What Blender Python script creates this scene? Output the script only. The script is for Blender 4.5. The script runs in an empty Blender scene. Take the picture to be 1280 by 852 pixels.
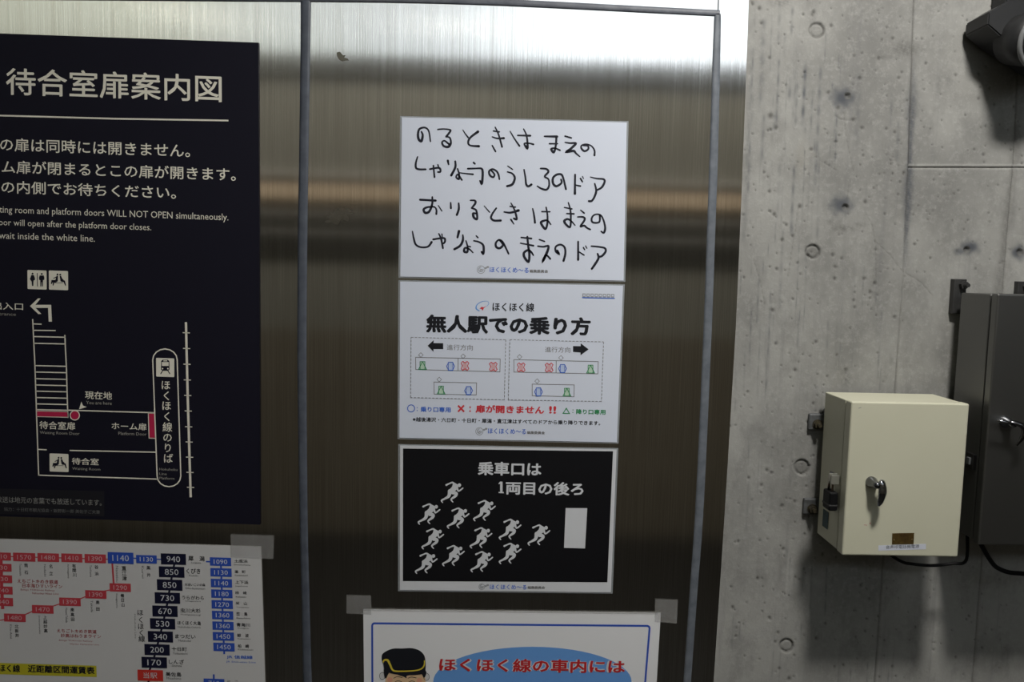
import bpy, bmesh, math, random
import numpy as np
from mathutils import Vector, Matrix

S = bpy.context.scene
COL = S.collection
random.seed(7)
rng = np.random.default_rng(11)

# ------------------------------------------------------------------ camera
F_PX, CAM_D, CAM_Z = 1000.0, 1.06428, 1.45
PITCH, YAW, ROLL = math.radians(-5.2525), math.radians(1.2143), math.radians(-1.3502)
_f = Vector((math.sin(YAW) * math.cos(PITCH), math.cos(YAW) * math.cos(PITCH), math.sin(PITCH)))
_r = Vector((math.cos(YAW), -math.sin(YAW), 0))
_d = _f.cross(_r)
RT = math.cos(ROLL) * _r + math.sin(ROLL) * _d
DN = -math.sin(ROLL) * _r + math.cos(ROLL) * _d
cam = bpy.data.cameras.new('camera')
cam.sensor_width = 36; cam.lens = 36 * F_PX / 1280; cam.clip_start = 0.02
cam_ob = bpy.data.objects.new('camera', cam); COL.objects.link(cam_ob)
M = Matrix(((RT.x, -DN.x, -_f.x), (RT.y, -DN.y, -_f.y), (RT.z, -DN.z, -_f.z))).to_4x4()
M.translation = (0, -CAM_D, CAM_Z)
cam_ob.matrix_world = M
S.camera = cam_ob

# ------------------------------------------------------------------ view, sky, lamps
S.view_settings.view_transform = 'Standard'; S.view_settings.look = 'None'
S.view_settings.exposure = 0.0; S.view_settings.gamma = 1.0; S.view_settings.use_curve_mapping = False
W = bpy.data.worlds.new('overcast_sky'); S.world = W; W.use_nodes = True
W.node_tree.nodes['Background'].inputs[0].default_value = (0.86, 0.93, 1.0, 1)
W.node_tree.nodes['Background'].inputs[1].default_value = 3.0          # plain overcast sky
LAMPS = [(0.45, -0.68, 2.32, 17.0, 0), (-1.9, -2.3, 3.0, 11.0, 45), (-0.3, -2.3, 3.0, 11.0, 45), (1.3, -2.3, 3.0, 11.0, 45)]   # x, y, z, watts, tilt; the tilted ones are added to brighten the window wall
CEIL_Z, ROOM_Y, ROOM_L, ROOM_R = 3.05, -3.2, -3.2, 3.0
WIN_Z0, WIN_Z1 = 2.515, 3.02

# ------------------------------------------------------------------ pixel of the photograph -> point on a plane of the place
def P(x, y, d=0.0):
    v = _f + RT * ((x - 640) / F_PX) + DN * ((y - 426) / F_PX)
    t = (CAM_D - d) / v.y
    return Vector((v.x * t, -d, CAM_Z + v.z * t))

# ------------------------------------------------------------------ materials
def principled(name, col, rough=0.6, metal=0.0, spec=0.5, **kw):
    m = bpy.data.materials.new(name); m.use_nodes = True
    b = m.node_tree.nodes['Principled BSDF']
    b.inputs['Base Color'].default_value = (*col, 1)
    b.inputs['Roughness'].default_value = rough
    b.inputs['Metallic'].default_value = metal
    b.inputs['Specular IOR Level'].default_value = spec
    for k, v in kw.items(): b.inputs[k].default_value = v
    return m
def nz(m, scale, vec_scale=(1, 1, 1), detail=4, rough=0.6):
    nt = m.node_tree; g = nt.nodes.new('ShaderNodeNewGeometry'); mp = nt.nodes.new('ShaderNodeMapping')
    mp.inputs['Scale'].default_value = vec_scale; nt.links.new(g.outputs['Position'], mp.inputs['Vector'])
    n = nt.nodes.new('ShaderNodeTexNoise'); n.inputs['Scale'].default_value = scale
    n.inputs['Detail'].default_value = detail; n.inputs['Roughness'].default_value = rough
    nt.links.new(mp.outputs[0], n.inputs['Vector']); return n
def ramp(m, src, stops):
    nt = m.node_tree; r = nt.nodes.new('ShaderNodeValToRGB'); e = r.color_ramp.elements
    while len(e) < len(stops): e.new(0.5)
    for i, (p, c) in enumerate(stops):
        e[i].position = p; e[i].color = (c, c, c, 1) if isinstance(c, (int, float)) else (*c, 1)
    nt.links.new(src, r.inputs[0]); return r
def mix(m, a, b, fac, mode='MIX'):
    nt = m.node_tree; n = nt.nodes.new('ShaderNodeMix'); n.data_type = 'RGBA'; n.blend_type = mode
    for k, v in ((0, fac), (6, a), (7, b)):
        if hasattr(v, 'is_linked') or hasattr(v, 'links'): nt.links.new(v, n.inputs[k])
        elif k == 0: n.inputs[0].default_value = v
        else: n.inputs[k].default_value = (*v, 1)
    return n.outputs[2]
def bump(m, h, strength, dist):
    nt = m.node_tree; b = nt.nodes.new('ShaderNodeBump'); b.inputs['Strength'].default_value = strength
    b.inputs['Distance'].default_value = dist; nt.links.new(h, b.inputs['Height'])
    nt.links.new(b.outputs[0], nt.nodes['Principled BSDF'].inputs['Normal'])
def mottled(name, c1, c2, scale, rough=0.6, metal=0.0, spec=0.5, bmp=0.0, vs=(1, 1, 1)):
    m = principled(name, c1, rough, metal, spec)
    n = nz(m, scale, vs); r = ramp(m, n.outputs[0], [(0.3, c1), (0.7, c2)])
    m.node_tree.links.new(r.outputs[0], m.node_tree.nodes['Principled BSDF'].inputs['Base Color'])
    if bmp: bump(m, n.outputs[0], 0.4, bmp)
    return m

def steel_material():
    m = principled('brushed_stainless_steel', (0.62, 0.61, 0.585), 0.135, 1.0)
    nt = m.node_tree; b = nt.nodes['Principled BSDF']
    b.inputs['Anisotropic'].default_value = 1.0
    t = nt.nodes.new('ShaderNodeTangent'); t.direction_type = 'UV_MAP'; t.uv_map = 'UVMap'
    nt.links.new(t.outputs[0], b.inputs['Tangent'])
    fine = nz(m, 1.0, (900, 900, 5), 3, 0.7)
    wide = nz(m, 1.0, (60, 60, 1.2), 3, 0.6)
    blot = nz(m, 7.0, (1, 1, 0.7), 5, 0.6)
    c = mix(m, (0.54, 0.53, 0.505), (0.74, 0.73, 0.71), ramp(m, fine.outputs[0], [(0.35, 0.0), (0.65, 1.0)]).outputs[0])
    c = mix(m, c, (0.50, 0.48, 0.44), ramp(m, wide.outputs[0], [(0.45, 0.0), (0.75, 0.45)]).outputs[0])
    nt.links.new(c, b.inputs['Base Color'])
    rr = ramp(m, blot.outputs[0], [(0.3, 0.125), (0.75, 0.15)])
    nt.links.new(rr.outputs[0], b.inputs['Roughness'])
    return m
STEEL = steel_material()

def concrete_material(attr=True):
    m = principled('cast_concrete' if attr else 'plain_concrete', (0.4, 0.4, 0.38), 0.72, 0, 0.35)
    nt = m.node_tree; b = nt.nodes['Principled BSDF']
    big = nz(m, 3.5, (1, 1, 0.8), 6, 0.62); mid = nz(m, 24, (1, 1, 0.55), 6, 0.7); fine = nz(m, 160, (1, 1, 1), 4, 0.7)
    strk = nz(m, 1.0, (75, 75, 3.2), 4, 0.65)
    c = mix(m, (0.19, 0.19, 0.183), (0.345, 0.345, 0.33), ramp(m, big.outputs[0], [(0.38, 0.0), (0.62, 1.0)]).outputs[0])
    c = mix(m, c, (0.16, 0.16, 0.155), ramp(m, mid.outputs[0], [(0.50, 0.0), (0.76, 0.75)]).outputs[0])
    c = mix(m, c, (0.40, 0.40, 0.385), ramp(m, fine.outputs[0], [(0.50, 0.0), (0.72, 0.4)]).outputs[0])
    c = mix(m, c, (0.16, 0.16, 0.165), ramp(m, strk.outputs[0], [(0.56, 0.0), (0.78, 0.45)]).outputs[0])
    c = mix(m, c, (0.30, 0.27, 0.205), ramp(m, nz(m, 9, (1, 1, .5), 3).outputs[0], [(0.62, 0.0), (0.8, 0.4)]).outputs[0])
    if attr:
        for nm, colr in (('stain', (0.050, 0.058, 0.075)), ('dark_marks', (0.10, 0.098, 0.092)), ('pale', (0.60, 0.60, 0.58))):
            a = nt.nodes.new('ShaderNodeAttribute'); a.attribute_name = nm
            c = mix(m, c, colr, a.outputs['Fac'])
    nt.links.new(c, b.inputs['Base Color'])
    ad = nt.nodes.new('ShaderNodeMath'); ad.operation = 'ADD'
    nt.links.new(mid.outputs[0], ad.inputs[0]); nt.links.new(fine.outputs[0], ad.inputs[1])
    bump(m, ad.outputs[0], 0.35, 0.0012)
    return m
CONC = concrete_material(); CONC2 = concrete_material(False)

def flat(name, col, rough=0.55, spec=0.3): return principled(name, col, rough, 0, spec)
PAPER = principled('laminated_paper', (0.68, 0.73, 0.85), 0.38, 0, 0.35)
PAPER2 = principled('plain_printed_paper', (0.64, 0.64, 0.65), 0.55, 0, 0.25); PAPER3 = principled('white_poster_paper', (0.80, 0.81, 0.84), 0.55, 0, 0.25)
NAVY = flat('navy_sign_face', (0.0075, 0.007, 0.017), 0.55, 0.25)
BLACK = flat('black_ink', (0.010, 0.011, 0.016)); INK = flat('marker_ink', (0.012, 0.013, 0.025), 0.5)
PBLACK = principled('black_print_laminate', (0.006, 0.006, 0.008), 0.45, 0, 0.3)
CREAMW = flat('sign_cream_white', (0.90, 0.87, 0.76)); DIMW = flat('sign_small_lettering', (0.42, 0.41, 0.37))
GREY = flat('grey_ink', (0.20, 0.20, 0.21)); LGREY = flat('light_grey_ink', (0.32, 0.34, 0.37)); RED = flat('red_ink', (0.62, 0.035, 0.05)); DRED = flat('dark_red_ink', (0.50, 0.02, 0.025))
CRIM = flat('crimson_sign_ink', (0.55, 0.02, 0.085)); FRED = flat('fare_red', (0.55, 0.055, 0.075)); BLUE = flat('blue_ink', (0.05, 0.15, 0.62))
FBLUE = flat('fare_blue', (0.03, 0.09, 0.50)); FNAVY = flat('fare_navy', (0.006, 0.007, 0.03)); LBLUE = flat('light_blue_ink', (0.14, 0.34, 0.74))
FWHITE = flat('white_ink', (0.66, 0.68, 0.72)); GREEN = flat('green_ink', (0.03, 0.27, 0.10)); YEL = flat('yellow_band', (0.55, 0.50, 0.03))
PINK = flat('pink_tint', (0.66, 0.42, 0.46)); PGREEN = flat('green_tint', (0.50, 0.66, 0.54)); PBLUE = flat('blue_tint', (0.50, 0.60, 0.82))
SKIN = flat('printed_skin', (0.72, 0.50, 0.30)); BLUSH = flat('printed_blush', (0.74, 0.36, 0.25)); GOLD = flat('printed_gold', (0.66, 0.52, 0.05))
REDT = flat('red_brown_lettering', (0.40, 0.07, 0.08))
SEAL = mottled('grey_sealant', (0.105, 0.12, 0.145), (0.17, 0.19, 0.22), 60, 0.42, 0, 0.5)
SEALL = mottled('blue_grey_sealant', (0.065, 0.075, 0.10), (0.10, 0.115, 0.145), 60, 0.42, 0, 0.5)
SEALD = mottled('dark_grey_sealant', (0.085, 0.095, 0.12), (0.15, 0.16, 0.19), 60, 0.5, 0, 0.4)
CREAM = mottled('cream_enamel', (0.545, 0.54, 0.425), (0.565, 0.56, 0.445), 14, 0.42, 0, 0.45)
CAB = principled('dull_stainless_steel', (0.20, 0.20, 0.195), 0.42, 1.0)
CABS = principled('dull_stainless_side', (0.20, 0.20, 0.195), 0.42, 1.0)
CHROME = principled('polished_chrome', (0.34, 0.35, 0.38), 0.14, 1.0)
ZINC = mottled('zinc_plated_steel', (0.12, 0.125, 0.13), (0.20, 0.21, 0.22), 90, 0.5, 0.6)
RUST = mottled('rusty_bolt', (0.09, 0.075, 0.04), (0.05, 0.045, 0.04), 300, 0.6, 0.6)
BRASS = mottled('tarnished_brass', (0.22, 0.15, 0.045), (0.10, 0.055, 0.022), 120, 0.42, 0.7)
DPLAST = principled('black_plastic', (0.006, 0.006, 0.007), 0.5, 0, 0.18)
GASK = principled('black_rubber_gasket', (0.01, 0.01, 0.01), 0.7)
TEAL = flat('dark_teal_sticker', (0.012, 0.045, 0.055), 0.4)
DEVICE = principled('dark_grey_metal', (0.016, 0.0165, 0.018), 0.5, 0.2)
DEVRIM = principled('light_grey_rim', (0.17, 0.175, 0.18), 0.4, 0.0)
def translucent(name, col, alpha, rough=0.4):
    m = principled(name, col, rough, 0, 0.5); m.node_tree.nodes['Principled BSDF'].inputs['Alpha'].default_value = alpha; return m
TAPE = translucent('translucent_tape', (0.50, 0.50, 0.50), 0.20, 0.45)
LAM = translucent('laminate_film', (0.42, 0.45, 0.48), 0.55, 0.3)
RESID = translucent('adhesive_residue', (0.12, 0.11, 0.085), 0.35, 0.6)
STICK = flat('old_sticker_scrap', (0.13, 0.125, 0.10))

# ------------------------------------------------------------------ object helpers
def obj(name, verts, faces, mat, parent=None, smooth=False, **props):
    base = parent['_o'] if (parent is not None and '_o' in parent.keys()) else None
    off = Vector(base) if base is not None else Vector((0, 0, 0))
    me = bpy.data.meshes.new(name)
    me.from_pydata([tuple(Vector(v) - off) for v in verts], [], faces)
    if mat: me.materials.append(mat)
    if smooth: me.polygons.foreach_set('use_smooth', [True] * len(me.polygons))
    me.update()
    o = bpy.data.objects.new(name, me); COL.objects.link(o)
    if parent is not None: o.parent = parent; o['_o'] = list(off)
    for k, v in props.items(): o[k] = v
    return o
def thing(name, loc, label=None, cat=None, group=None, kind=None):
    o = bpy.data.objects.new(name, None); COL.objects.link(o); o.location = loc; o.empty_display_size = 0.02
    o['_o'] = list(loc)
    if label: o['label'] = label
    if cat: o['category'] = cat
    if group: o['group'] = group
    if kind: o['kind'] = kind
    return o
def bm_obj(name, bm, mat, parent=None, smooth=False, **props):
    bm.normal_update()
    vs = [v.co.copy() for v in bm.verts]; bm.verts.index_update()
    fs = [[v.index for v in f.verts] for f in bm.faces]; bm.free()
    return obj(name, vs, fs, mat, parent, smooth, **props)
def bevel_box(bm, c0, c1, bev=0.0, seg=2):
    r = bmesh.ops.create_cube(bm, size=1.0)
    c0, c1 = Vector(c0), Vector(c1)
    for v in r['verts']:
        v.co = Vector(((c0[i] + c1[i]) / 2 + v.co[i] * abs(c1[i] - c0[i])) for i in range(3))
    if bev:
        es = list({e for v in r['verts'] for e in v.link_edges})
        bmesh.ops.bevel(bm, geom=es, offset=bev, segments=seg, affect='EDGES', profile=0.5)
def box(name, c0, c1, mat, parent=None, bev=0.0, seg=2, **props):
    bm = bmesh.new(); bevel_box(bm, c0, c1, bev, seg); return bm_obj(name, bm, mat, parent, **props)
def cyl(bm, a, b, r0, r1=None, n=20, cap=True):
    a, b = Vector(a), Vector(b); r1 = r0 if r1 is None else r1
    d = (b - a).normalized(); u = d.orthogonal().normalized(); w = d.cross(u)
    A = [bm.verts.new(a + (u * math.cos(t) + w * math.sin(t)) * r0) for t in [2 * math.pi * i / n for i in range(n)]]
    B = [bm.verts.new(b + (u * math.cos(t) + w * math.sin(t)) * r1) for t in [2 * math.pi * i / n for i in range(n)]]
    for i in range(n): bm.faces.new((A[i], A[(i + 1) % n], B[(i + 1) % n], B[i]))
    if cap: bm.faces.new(A[::-1]); bm.faces.new(B)
def tube(bm, pts, rad, n=12, closed=False, flat_=1.0):
    pts = [Vector(p) for p in pts]; rings = []
    u = None
    for i, p in enumerate(pts):
        a = pts[i - 1] if (i or closed) else p; b = pts[(i + 1) % len(pts)] if (i < len(pts) - 1 or closed) else p
        d = (b - a).normalized()
        u = d.orthogonal().normalized() if u is None else (u - d * u.dot(d)).normalized()
        w = d.cross(u); r = rad[i] if isinstance(rad, (list, tuple)) else rad
        rings.append([bm.verts.new(p + u * math.cos(t) * r + w * math.sin(t) * r * flat_) for t in [2 * math.pi * k / n for k in range(n)]])
    m = len(rings)
    for i in range(m if closed else m - 1):
        A, B = rings[i], rings[(i + 1) % m]
        for k in range(n): bm.faces.new((A[k], A[(k + 1) % n], B[(k + 1) % n], B[k]))
    if not closed: bm.faces.new(rings[0][::-1]); bm.faces.new(rings[-1])
def smooth_path(pts, n=6):
    pts = [np.array(p, float) for p in pts]
    if len(pts) < 3: return pts
    q = [pts[0]] + pts + [pts[-1]]; out = []
    for i in range(1, len(q) - 2):
        p0, p1, p2, p3 = q[i - 1:i + 3]
        for k in range(n):
            t = k / n
            out.append(0.5 * (2 * p1 + (p2 - p0) * t + (2 * p0 - 5 * p1 + 4 * p2 - p3) * t * t + (3 * p1 - p0 - 3 * p2 + p3) * t ** 3))
    out.append(pts[-1]); return out

# ------------------------------------------------------------------ flat print on a sheet
_cur = bpy.data.curves.new('lettering_source', 'FONT'); _cur.resolution_u = 2
_tob = bpy.data.objects.new('lettering_source', _cur); COL.objects.link(_tob)
_cache = {}
def ncopies(b): return 1 if b <= 0 else 4 if b < .02 else 7
def glyphs(body, bold):
    k = (body, bold)
    if k not in _cache:
        _cur.body = body
        dg = bpy.context.evaluated_depsgraph_get(); dg.update()
        me = bpy.data.meshes.new_from_object(_tob.evaluated_get(dg))
        v = np.array([w.co[:2] for w in me.vertices]); f = [tuple(p.vertices) for p in me.polygons]
        bpy.data.meshes.remove(me)
        if bold > 0:                                   # heavier weight: the same strokes printed again slightly offset
            n = len(v); dirs = [(1, 0), (-.5, .87), (-.5, -.87)] if bold < .02 else [(math.cos(a), math.sin(a)) for a in [2 * math.pi * i / 6 for i in range(6)]]
            f = f + [tuple(i + n * (j + 1) for i in q) for j in range(len(dirs)) for q in f]
            v = np.concatenate([v] + [v + np.array(d) * bold for d in dirs])
        _cache[k] = (v, f)
    return _cache[k]

class Sheet:
    copies = 1
    """a flat sheet whose corners are given as photograph pixels (TL, TR, BR, BL) at depth d in front of the steel"""
    def __init__(s, name, q, back, th, mat, label=None, cat=None, group=None, parent=None, bev=0.0006):
        s.q = [np.array(c, float) for c in q]; s.th = back + th; s.back = back
        c = P(*((s.q[2] + s.q[3]) / 2), back)
        s.root = parent or thing(name, c, label, cat, group)
        s.panel('sheet' if not parent else name, q, back, s.th, mat, bev)
    def panel(s, name, q, y0, y1, mat, bev=0, **props):
        bm = bmesh.new(); A = [bm.verts.new(P(x, y, y0)) for x, y in q]
        fr = [P(x, y, y1) for x, y in q]; B = [bm.verts.new(p) for p in fr]
        bm.faces.new(A); bm.faces.new(B[::-1])
        for i in range(4): bm.faces.new((A[i], B[i], B[(i + 1) % 4], A[(i + 1) % 4]))
        bmesh.ops.recalc_face_normals(bm, faces=bm.faces)
        return bm_obj(name, bm, mat, s.root, **props)
    def sl(s, x, y):
        tl, tr, br, bl = s.q; t = (y - tl[1]) / (bl[1] - tl[1]); u = (x - tl[0]) / (tr[0] - tl[0])
        a = (tr[1] - tl[1]) / (tr[0] - tl[0]); b = (br[1] - bl[1]) / (br[0] - bl[0])
        l0 = (bl[0] - tl[0]) / (bl[1] - tl[1]); l1 = (br[0] - tr[0]) / (br[1] - tr[1])
        return a + (b - a) * t, l0 + (l1 - l0) * u
    def put(s, name, polys, mat, layer=1, **props):
        """polys: list of (pts, faces) in pixels"""
        V, Fc = [], []; d0 = s.th + 0.00016 * layer
        for n_, (pts, faces) in enumerate(polys):
            o = len(V); d = d0 + (8e-6 * (n_ % 9) if len(polys) < 20 else 5e-6 * n_); cp = s.copies if len(polys) == 1 or s.copies > 1 else 1
            m = max(1, len(pts) // max(1, cp))
            V += [P(p[0], p[1], d + 1.4e-5 * (i // m if cp > 1 else 0)) for i, p in enumerate(pts)]; Fc += [tuple(i + o for i in f) for f in faces]
        s.copies = 1
        me = obj(name, V, Fc, mat, s.root, **props)
        # all print faces towards the viewer
        for p in me.data.polygons:
            if p.normal.y > 0: p.flip()
        return me
    def poly(s, name, pts, mat, layer=1, **k): return s.put(name, [(pts, [tuple(range(len(pts)))])], mat, layer, **k)
    def rectp(s, x0, y0, x1, y1):
        a, l = s.sl((x0 + x1) / 2, (y0 + y1) / 2); h = y1 - y0; w = x1 - x0
        return [(x0, y0), (x1, y0 + a * w), (x1 + l * h, y1 + a * w), (x0 + l * h, y1)]
    def rect(s, name, x0, y0, x1, y1, mat, layer=1, **k): return s.poly(name, s.rectp(x0, y0, x1, y1), mat, layer, **k)
    @staticmethod
    def ribbon(pts, w, closed=False, caps=True):
        pts = [np.array(p, float) for p in pts]; n = len(pts); V = []; Fc = []
        ws = w if isinstance(w, (list, tuple)) else [w] * n
        if len(ws) != n: ws = list(np.interp(np.linspace(0, 1, n), np.linspace(0, 1, len(ws)), ws))
        for i, p in enumerate(pts):
            a = pts[i - 1] if (i or closed) else p; b = pts[(i + 1) % n] if (i < n - 1 or closed) else p
            e0 = (p - a) / (np.hypot(*(p - a)) or 1); e1 = (b - p) / (np.hypot(*(b - p)) or 1)
            t = e0 + e1; L = np.hypot(*t) or 1; t = t / L; nn = np.array([-t[1], t[0]])
            if 0 < i < n - 1 or closed:                       # keep mitre width
                e = p - a; e = e / (np.hypot(*e) or 1); c = abs(np.dot(np.array([-e[1], e[0]]), nn)); k = 1 / max(c, 0.5)
            else: k = 1
            V += [tuple(p + nn * ws[i] / 2 * k), tuple(p - nn * ws[i] / 2 * k)]
        m = n if closed else n - 1
        for i in range(m):
            j = (i + 1) % n; Fc.append((2 * i, 2 * i + 1, 2 * j + 1, 2 * j))
        if caps and not closed:
            for p, r in ((pts[0], ws[0] / 2), (pts[-1], ws[-1] / 2)):
                o = len(V); V += [(p[0] + r * math.cos(t), p[1] + r * math.sin(t)) for t in [math.pi / 4 * k for k in range(8)]]
                Fc.append(tuple(range(o, o + 8)))
        return V, Fc
    def line(s, name, pts, w, mat, layer=1, closed=False, caps=False, **k):
        return s.put(name, [s.ribbon(pts, w, closed, caps)], mat, layer, **k)
    @staticmethod
    def disc(cx, cy, r, ry=None, n=28):
        ry = ry or r; return [(cx + r * math.cos(2 * math.pi * i / n), cy + ry * math.sin(2 * math.pi * i / n)) for i in range(n)], [tuple(range(n))]
    def tx(s, body, x0, y0, x1, y1, bold=0.0, rot=False):
        """lettering whose ink box starts at pixel (x0, y0) and is x1-x0 wide, y1-y0 high, along the sheet's own slope"""
        s.copies = ncopies(bold); v, f = glyphs(body, bold); lo, hi = v.min(0), v.max(0); a, l = s.sl((x0 + x1) / 2, (y0 + y1) / 2)
        u = (v - lo) / np.maximum(hi - lo, 1e-6)
        if rot: X, Y = (u[:, 1]) * (x1 - x0), u[:, 0] * (y1 - y0)
        else: X, Y = u[:, 0] * (x1 - x0), (1 - u[:, 1]) * (y1 - y0)
        return np.stack([x0 + X + l * Y, y0 + Y + a * X], 1), f
    def text(s, body, x0, y0, x1, y1, mat, bold=0.0, layer=1, rot=False, name='lettering', **k):
        return s.put(name, [s.tx(body, x0, y0, x1, y1, bold, rot)], mat, layer, **k)
    def vtext(s, body, cs, size, mat, bold=0.0, layer=1, **k):
        ps = []
        for ch, (cx, cy) in zip(body, cs):
            s.copies = ncopies(bold); v, f = glyphs(ch, bold); lo, hi = v.min(0), v.max(0); c = (lo + hi) / 2; sc = size / 0.98
            a, l = s.sl(cx, cy); X = (v[:, 0] - c[0]) * sc; Y = -(v[:, 1] - c[1]) * sc
            ps.append((np.stack([cx + X + l * Y, cy + Y + a * X], 1), f))
        return s.put('lettering', ps, mat, layer, **k)

# ================================================================== SETTING
wall = thing('wall_back', (0, 0, 0), kind='structure')

# --- steel cladding: four sheets between sealant joints, on the concrete behind
def edge_x(pts, y): return float(np.interp(y, [p[0] for p in pts], [p[1] for p in pts]))
EL = [(-60, 383), (60, 381.7), (300, 378.2), (460, 377.4), (650, 379.5), (852, 384.3), (1000, 389)]
ER = [(-60, 900), (20, 897), (200, 892), (400, 885), (626, 874.8), (852, 859), (1000, 848)]
EE = [(-200, 943), (0, 936), (200, 928.7), (400, 920.3), (626, 906.9), (852, 892), (1000, 882)]
def TOPY(x): return float(np.interp(x, [-400, 300, 480, 600, 700, 895, 1000], [-8, -2.5, -0.8, 2.0, 6.5, 16.5, 20]))
def steel_sheet(xl, xr, yt, yb, curvetop=False, name='steel_panel', **kw):
    ys = list(np.linspace(0, 1, 16)); xs = list(np.linspace(0, 1, 12)); V = []; Fc = []
    def pt(u, t, d):
        y = yt + (yb - yt) * t; a = xl(y); b = xr(y); x = a + (b - a) * u
        if curvetop == 'below': y = TOPY(x) + (yb - TOPY(x)) * t
        if curvetop == 'above': y = yt + (TOPY(x) - yt) * t
        return P(x, y, d)
    n = len(xs)
    for t in ys:
        for u in xs: V.append(pt(u, t, 0.0))
    for j in range(len(ys) - 1):
        for i in range(n - 1): a = j * n + i; Fc.append((a, a + 1, a + n + 1, a + n))
    # returned edges
    ring = [i for i in range(n)] + [j * n + n - 1 for j in range(1, len(ys))] + [(len(ys) - 1) * n + i for i in range(n - 2, -1, -1)] + [j * n for j in range(len(ys) - 2, 0, -1)]
    o = len(V)
    for r in ring: V.append(Vector((V[r].x, 0.004, V[r].z)))
    for k in range(len(ring)): k2 = (k + 1) % len(ring); Fc.append((ring[k], ring[k2], o + k2, o + k))
    ob = obj(name, V, Fc, STEEL, wall, **kw)
    uv = ob.data.uv_layers.new(name='UVMap')
    for lp in ob.data.loops: c = ob.data.vertices[lp.vertex_index].co; uv.data[lp.index].uv = (c.x, c.z)
    bm = bmesh.new(); bm.from_mesh(ob.data); bmesh.ops.recalc_face_normals(bm, faces=bm.faces); 
    fr = [f for f in bm.faces if abs(f.normal.y) > .9]
    if fr and fr[0].normal.y > 0: bmesh.ops.reverse_faces(bm, faces=bm.faces)
    bm.to_mesh(ob.data); bm.free()
    return ob
L_ = lambda y: -420; 
steel_sheet(L_, lambda y: edge_x(EL, y) - 2, 0, 1000, 'below')
steel_sheet(lambda y: edge_x(EL, y) + 2, lambda y: edge_x(ER, y) - 2, 0, 1000, 'below')
steel_sheet(lambda y: edge_x(ER, y) + 1, lambda y: edge_x(EE, y), -260, 1000)
steel_sheet(L_, lambda y: edge_x(ER, y) - 1, -260, 0, 'above')
def seal(pts, ws, mat, **kw):
    pts = smooth_path(pts, 6); n = len(pts); ws = np.interp(np.linspace(0, 1, n), np.linspace(0, 1, len(ws)), ws)
    prof = [(-0.5, -0.0005), (-0.42, .0012), (-.2, .002), (.2, .002), (.42, .0012), (.5, -.0005)]
    V, Fc = [], []
    for i, p in enumerate(pts):
        t = pts[min(i + 1, n - 1)] - pts[max(i - 1, 0)]; t = t / np.hypot(*t); nn = np.array([-t[1], t[0]])
        for a, h in prof: q = p + nn * a * ws[i]; V.append(P(q[0], q[1], h))
    m = len(prof)
    for i in range(n - 1):
        for k in range(m - 1): a = i * m + k; Fc.append((a, a + 1, a + m + 1, a + m))
    o = obj('sealant_joint', V, Fc, mat, wall, True, **kw)
    return o
seal([(edge_x(EL, y), y) for y in (-2, 60, 200, 300, 460, 650, 750, 852, 960)], [14, 12.8, 12.4, 12.6, 12.2, 10.6, 10.5, 11.5, 12], SEALL, label='vertical grey sealant strip left of the posters')
seal([(edge_x(ER, y), y) for y in (17, 60, 200, 300, 400, 626, 740, 852, 960)], [8.5, 10, 11.4, 11, 11, 11, 10.4, 10, 10], SEAL, label='vertical grey sealant strip by the steel edge')
seal([(x, TOPY(x)) for x in (-200, 0, 200, 300, 480, 600, 700, 800, 900)], [10, 9.5, 9.5, 9.5, 9, 9.5, 9, 8.8, 8.5], SEALD, label='dark sealant line along the top of the panels')

# --- cast concrete: bays between form joints, with pits, tie-hole plugs, streaks, scuffs
PLUGS = [(1021, 38, 8.6), (1016, 314.5, 8.2), (1002, 583.5, 8.8), (983.5, 807, 7.8)]
BOLTS = [(1060, 119.5), (1057, 258.5), (1209, 312), (1275, 315)]
SMUDGE = [(1054, 122, 15, 12, .75), (1052, 256, 14, 11, .75), (1213, 309, 11, 8, .8), (1201, 314, 8, 5, .6), (1273, 315, 9, 9, .8), (1247, 82, 0.1, .1, 0)]
streaks = []
for _ in range(95):
    x = 925 + 130 * rng.random() ** 1.2; y = -20 + 430 * rng.random(); streaks.append((x, y, y + 8 + 110 * rng.random() ** 2, .5 + 1.6 * rng.random() ** 2, .15 + .45 * rng.random()))
for _ in range(60):
    x = 915 + 200 * rng.random(); y = 300 + 540 * rng.random(); streaks.append((x, y, y + 12 + 60 * rng.random(), .45 + .7 * rng.random(), .15 + .4 * rng.random()))
for x, y0, y1, w, a in [(1007, 75, 160, 2.2, .8), (1026, 80, 235, 2.2, .5), (955, 20, 140, 3, .35), (940, 60, 310, 2.5, .25), (988, 95, 130, 2.4, .5), (969, 140, 166, 2.6, .6),
                        (1075, 90, 190, 3, .3), (1123, 150, 205, 2, .35), (1115, 115, 160, 1.6, .4), (997, 100, 160, 1.5, .4), (1016, 110, 170, 1.3, .4), (975, 0, 60, 2, .3)]: streaks.append((x, y0, y1, w, a))
pits = [(912 + 230 * rng.random(), 860 * rng.random() - 10, .75 + 1.3 * rng.random() ** 4) for _ in range(380)]
pits += [(1090 + 190 * rng.random(), 340 * rng.random(), .75 + .8 * rng.random() ** 3) for _ in range(130)]
pits += [(1060 + 200 * rng.random(), 700 + 150 * rng.random(), .7 + .8 * rng.random() ** 3) for _ in range(50)]
pits += [(963, 145, 3.2), (970, 160, 2.2), (1067, 150, 2.2), (1078, 160, 1.8), (1099, 73, 2), (1075, 98, 2), (968, 268, 2), (1000, 258, 2.2), (978, 300, 2)]
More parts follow.
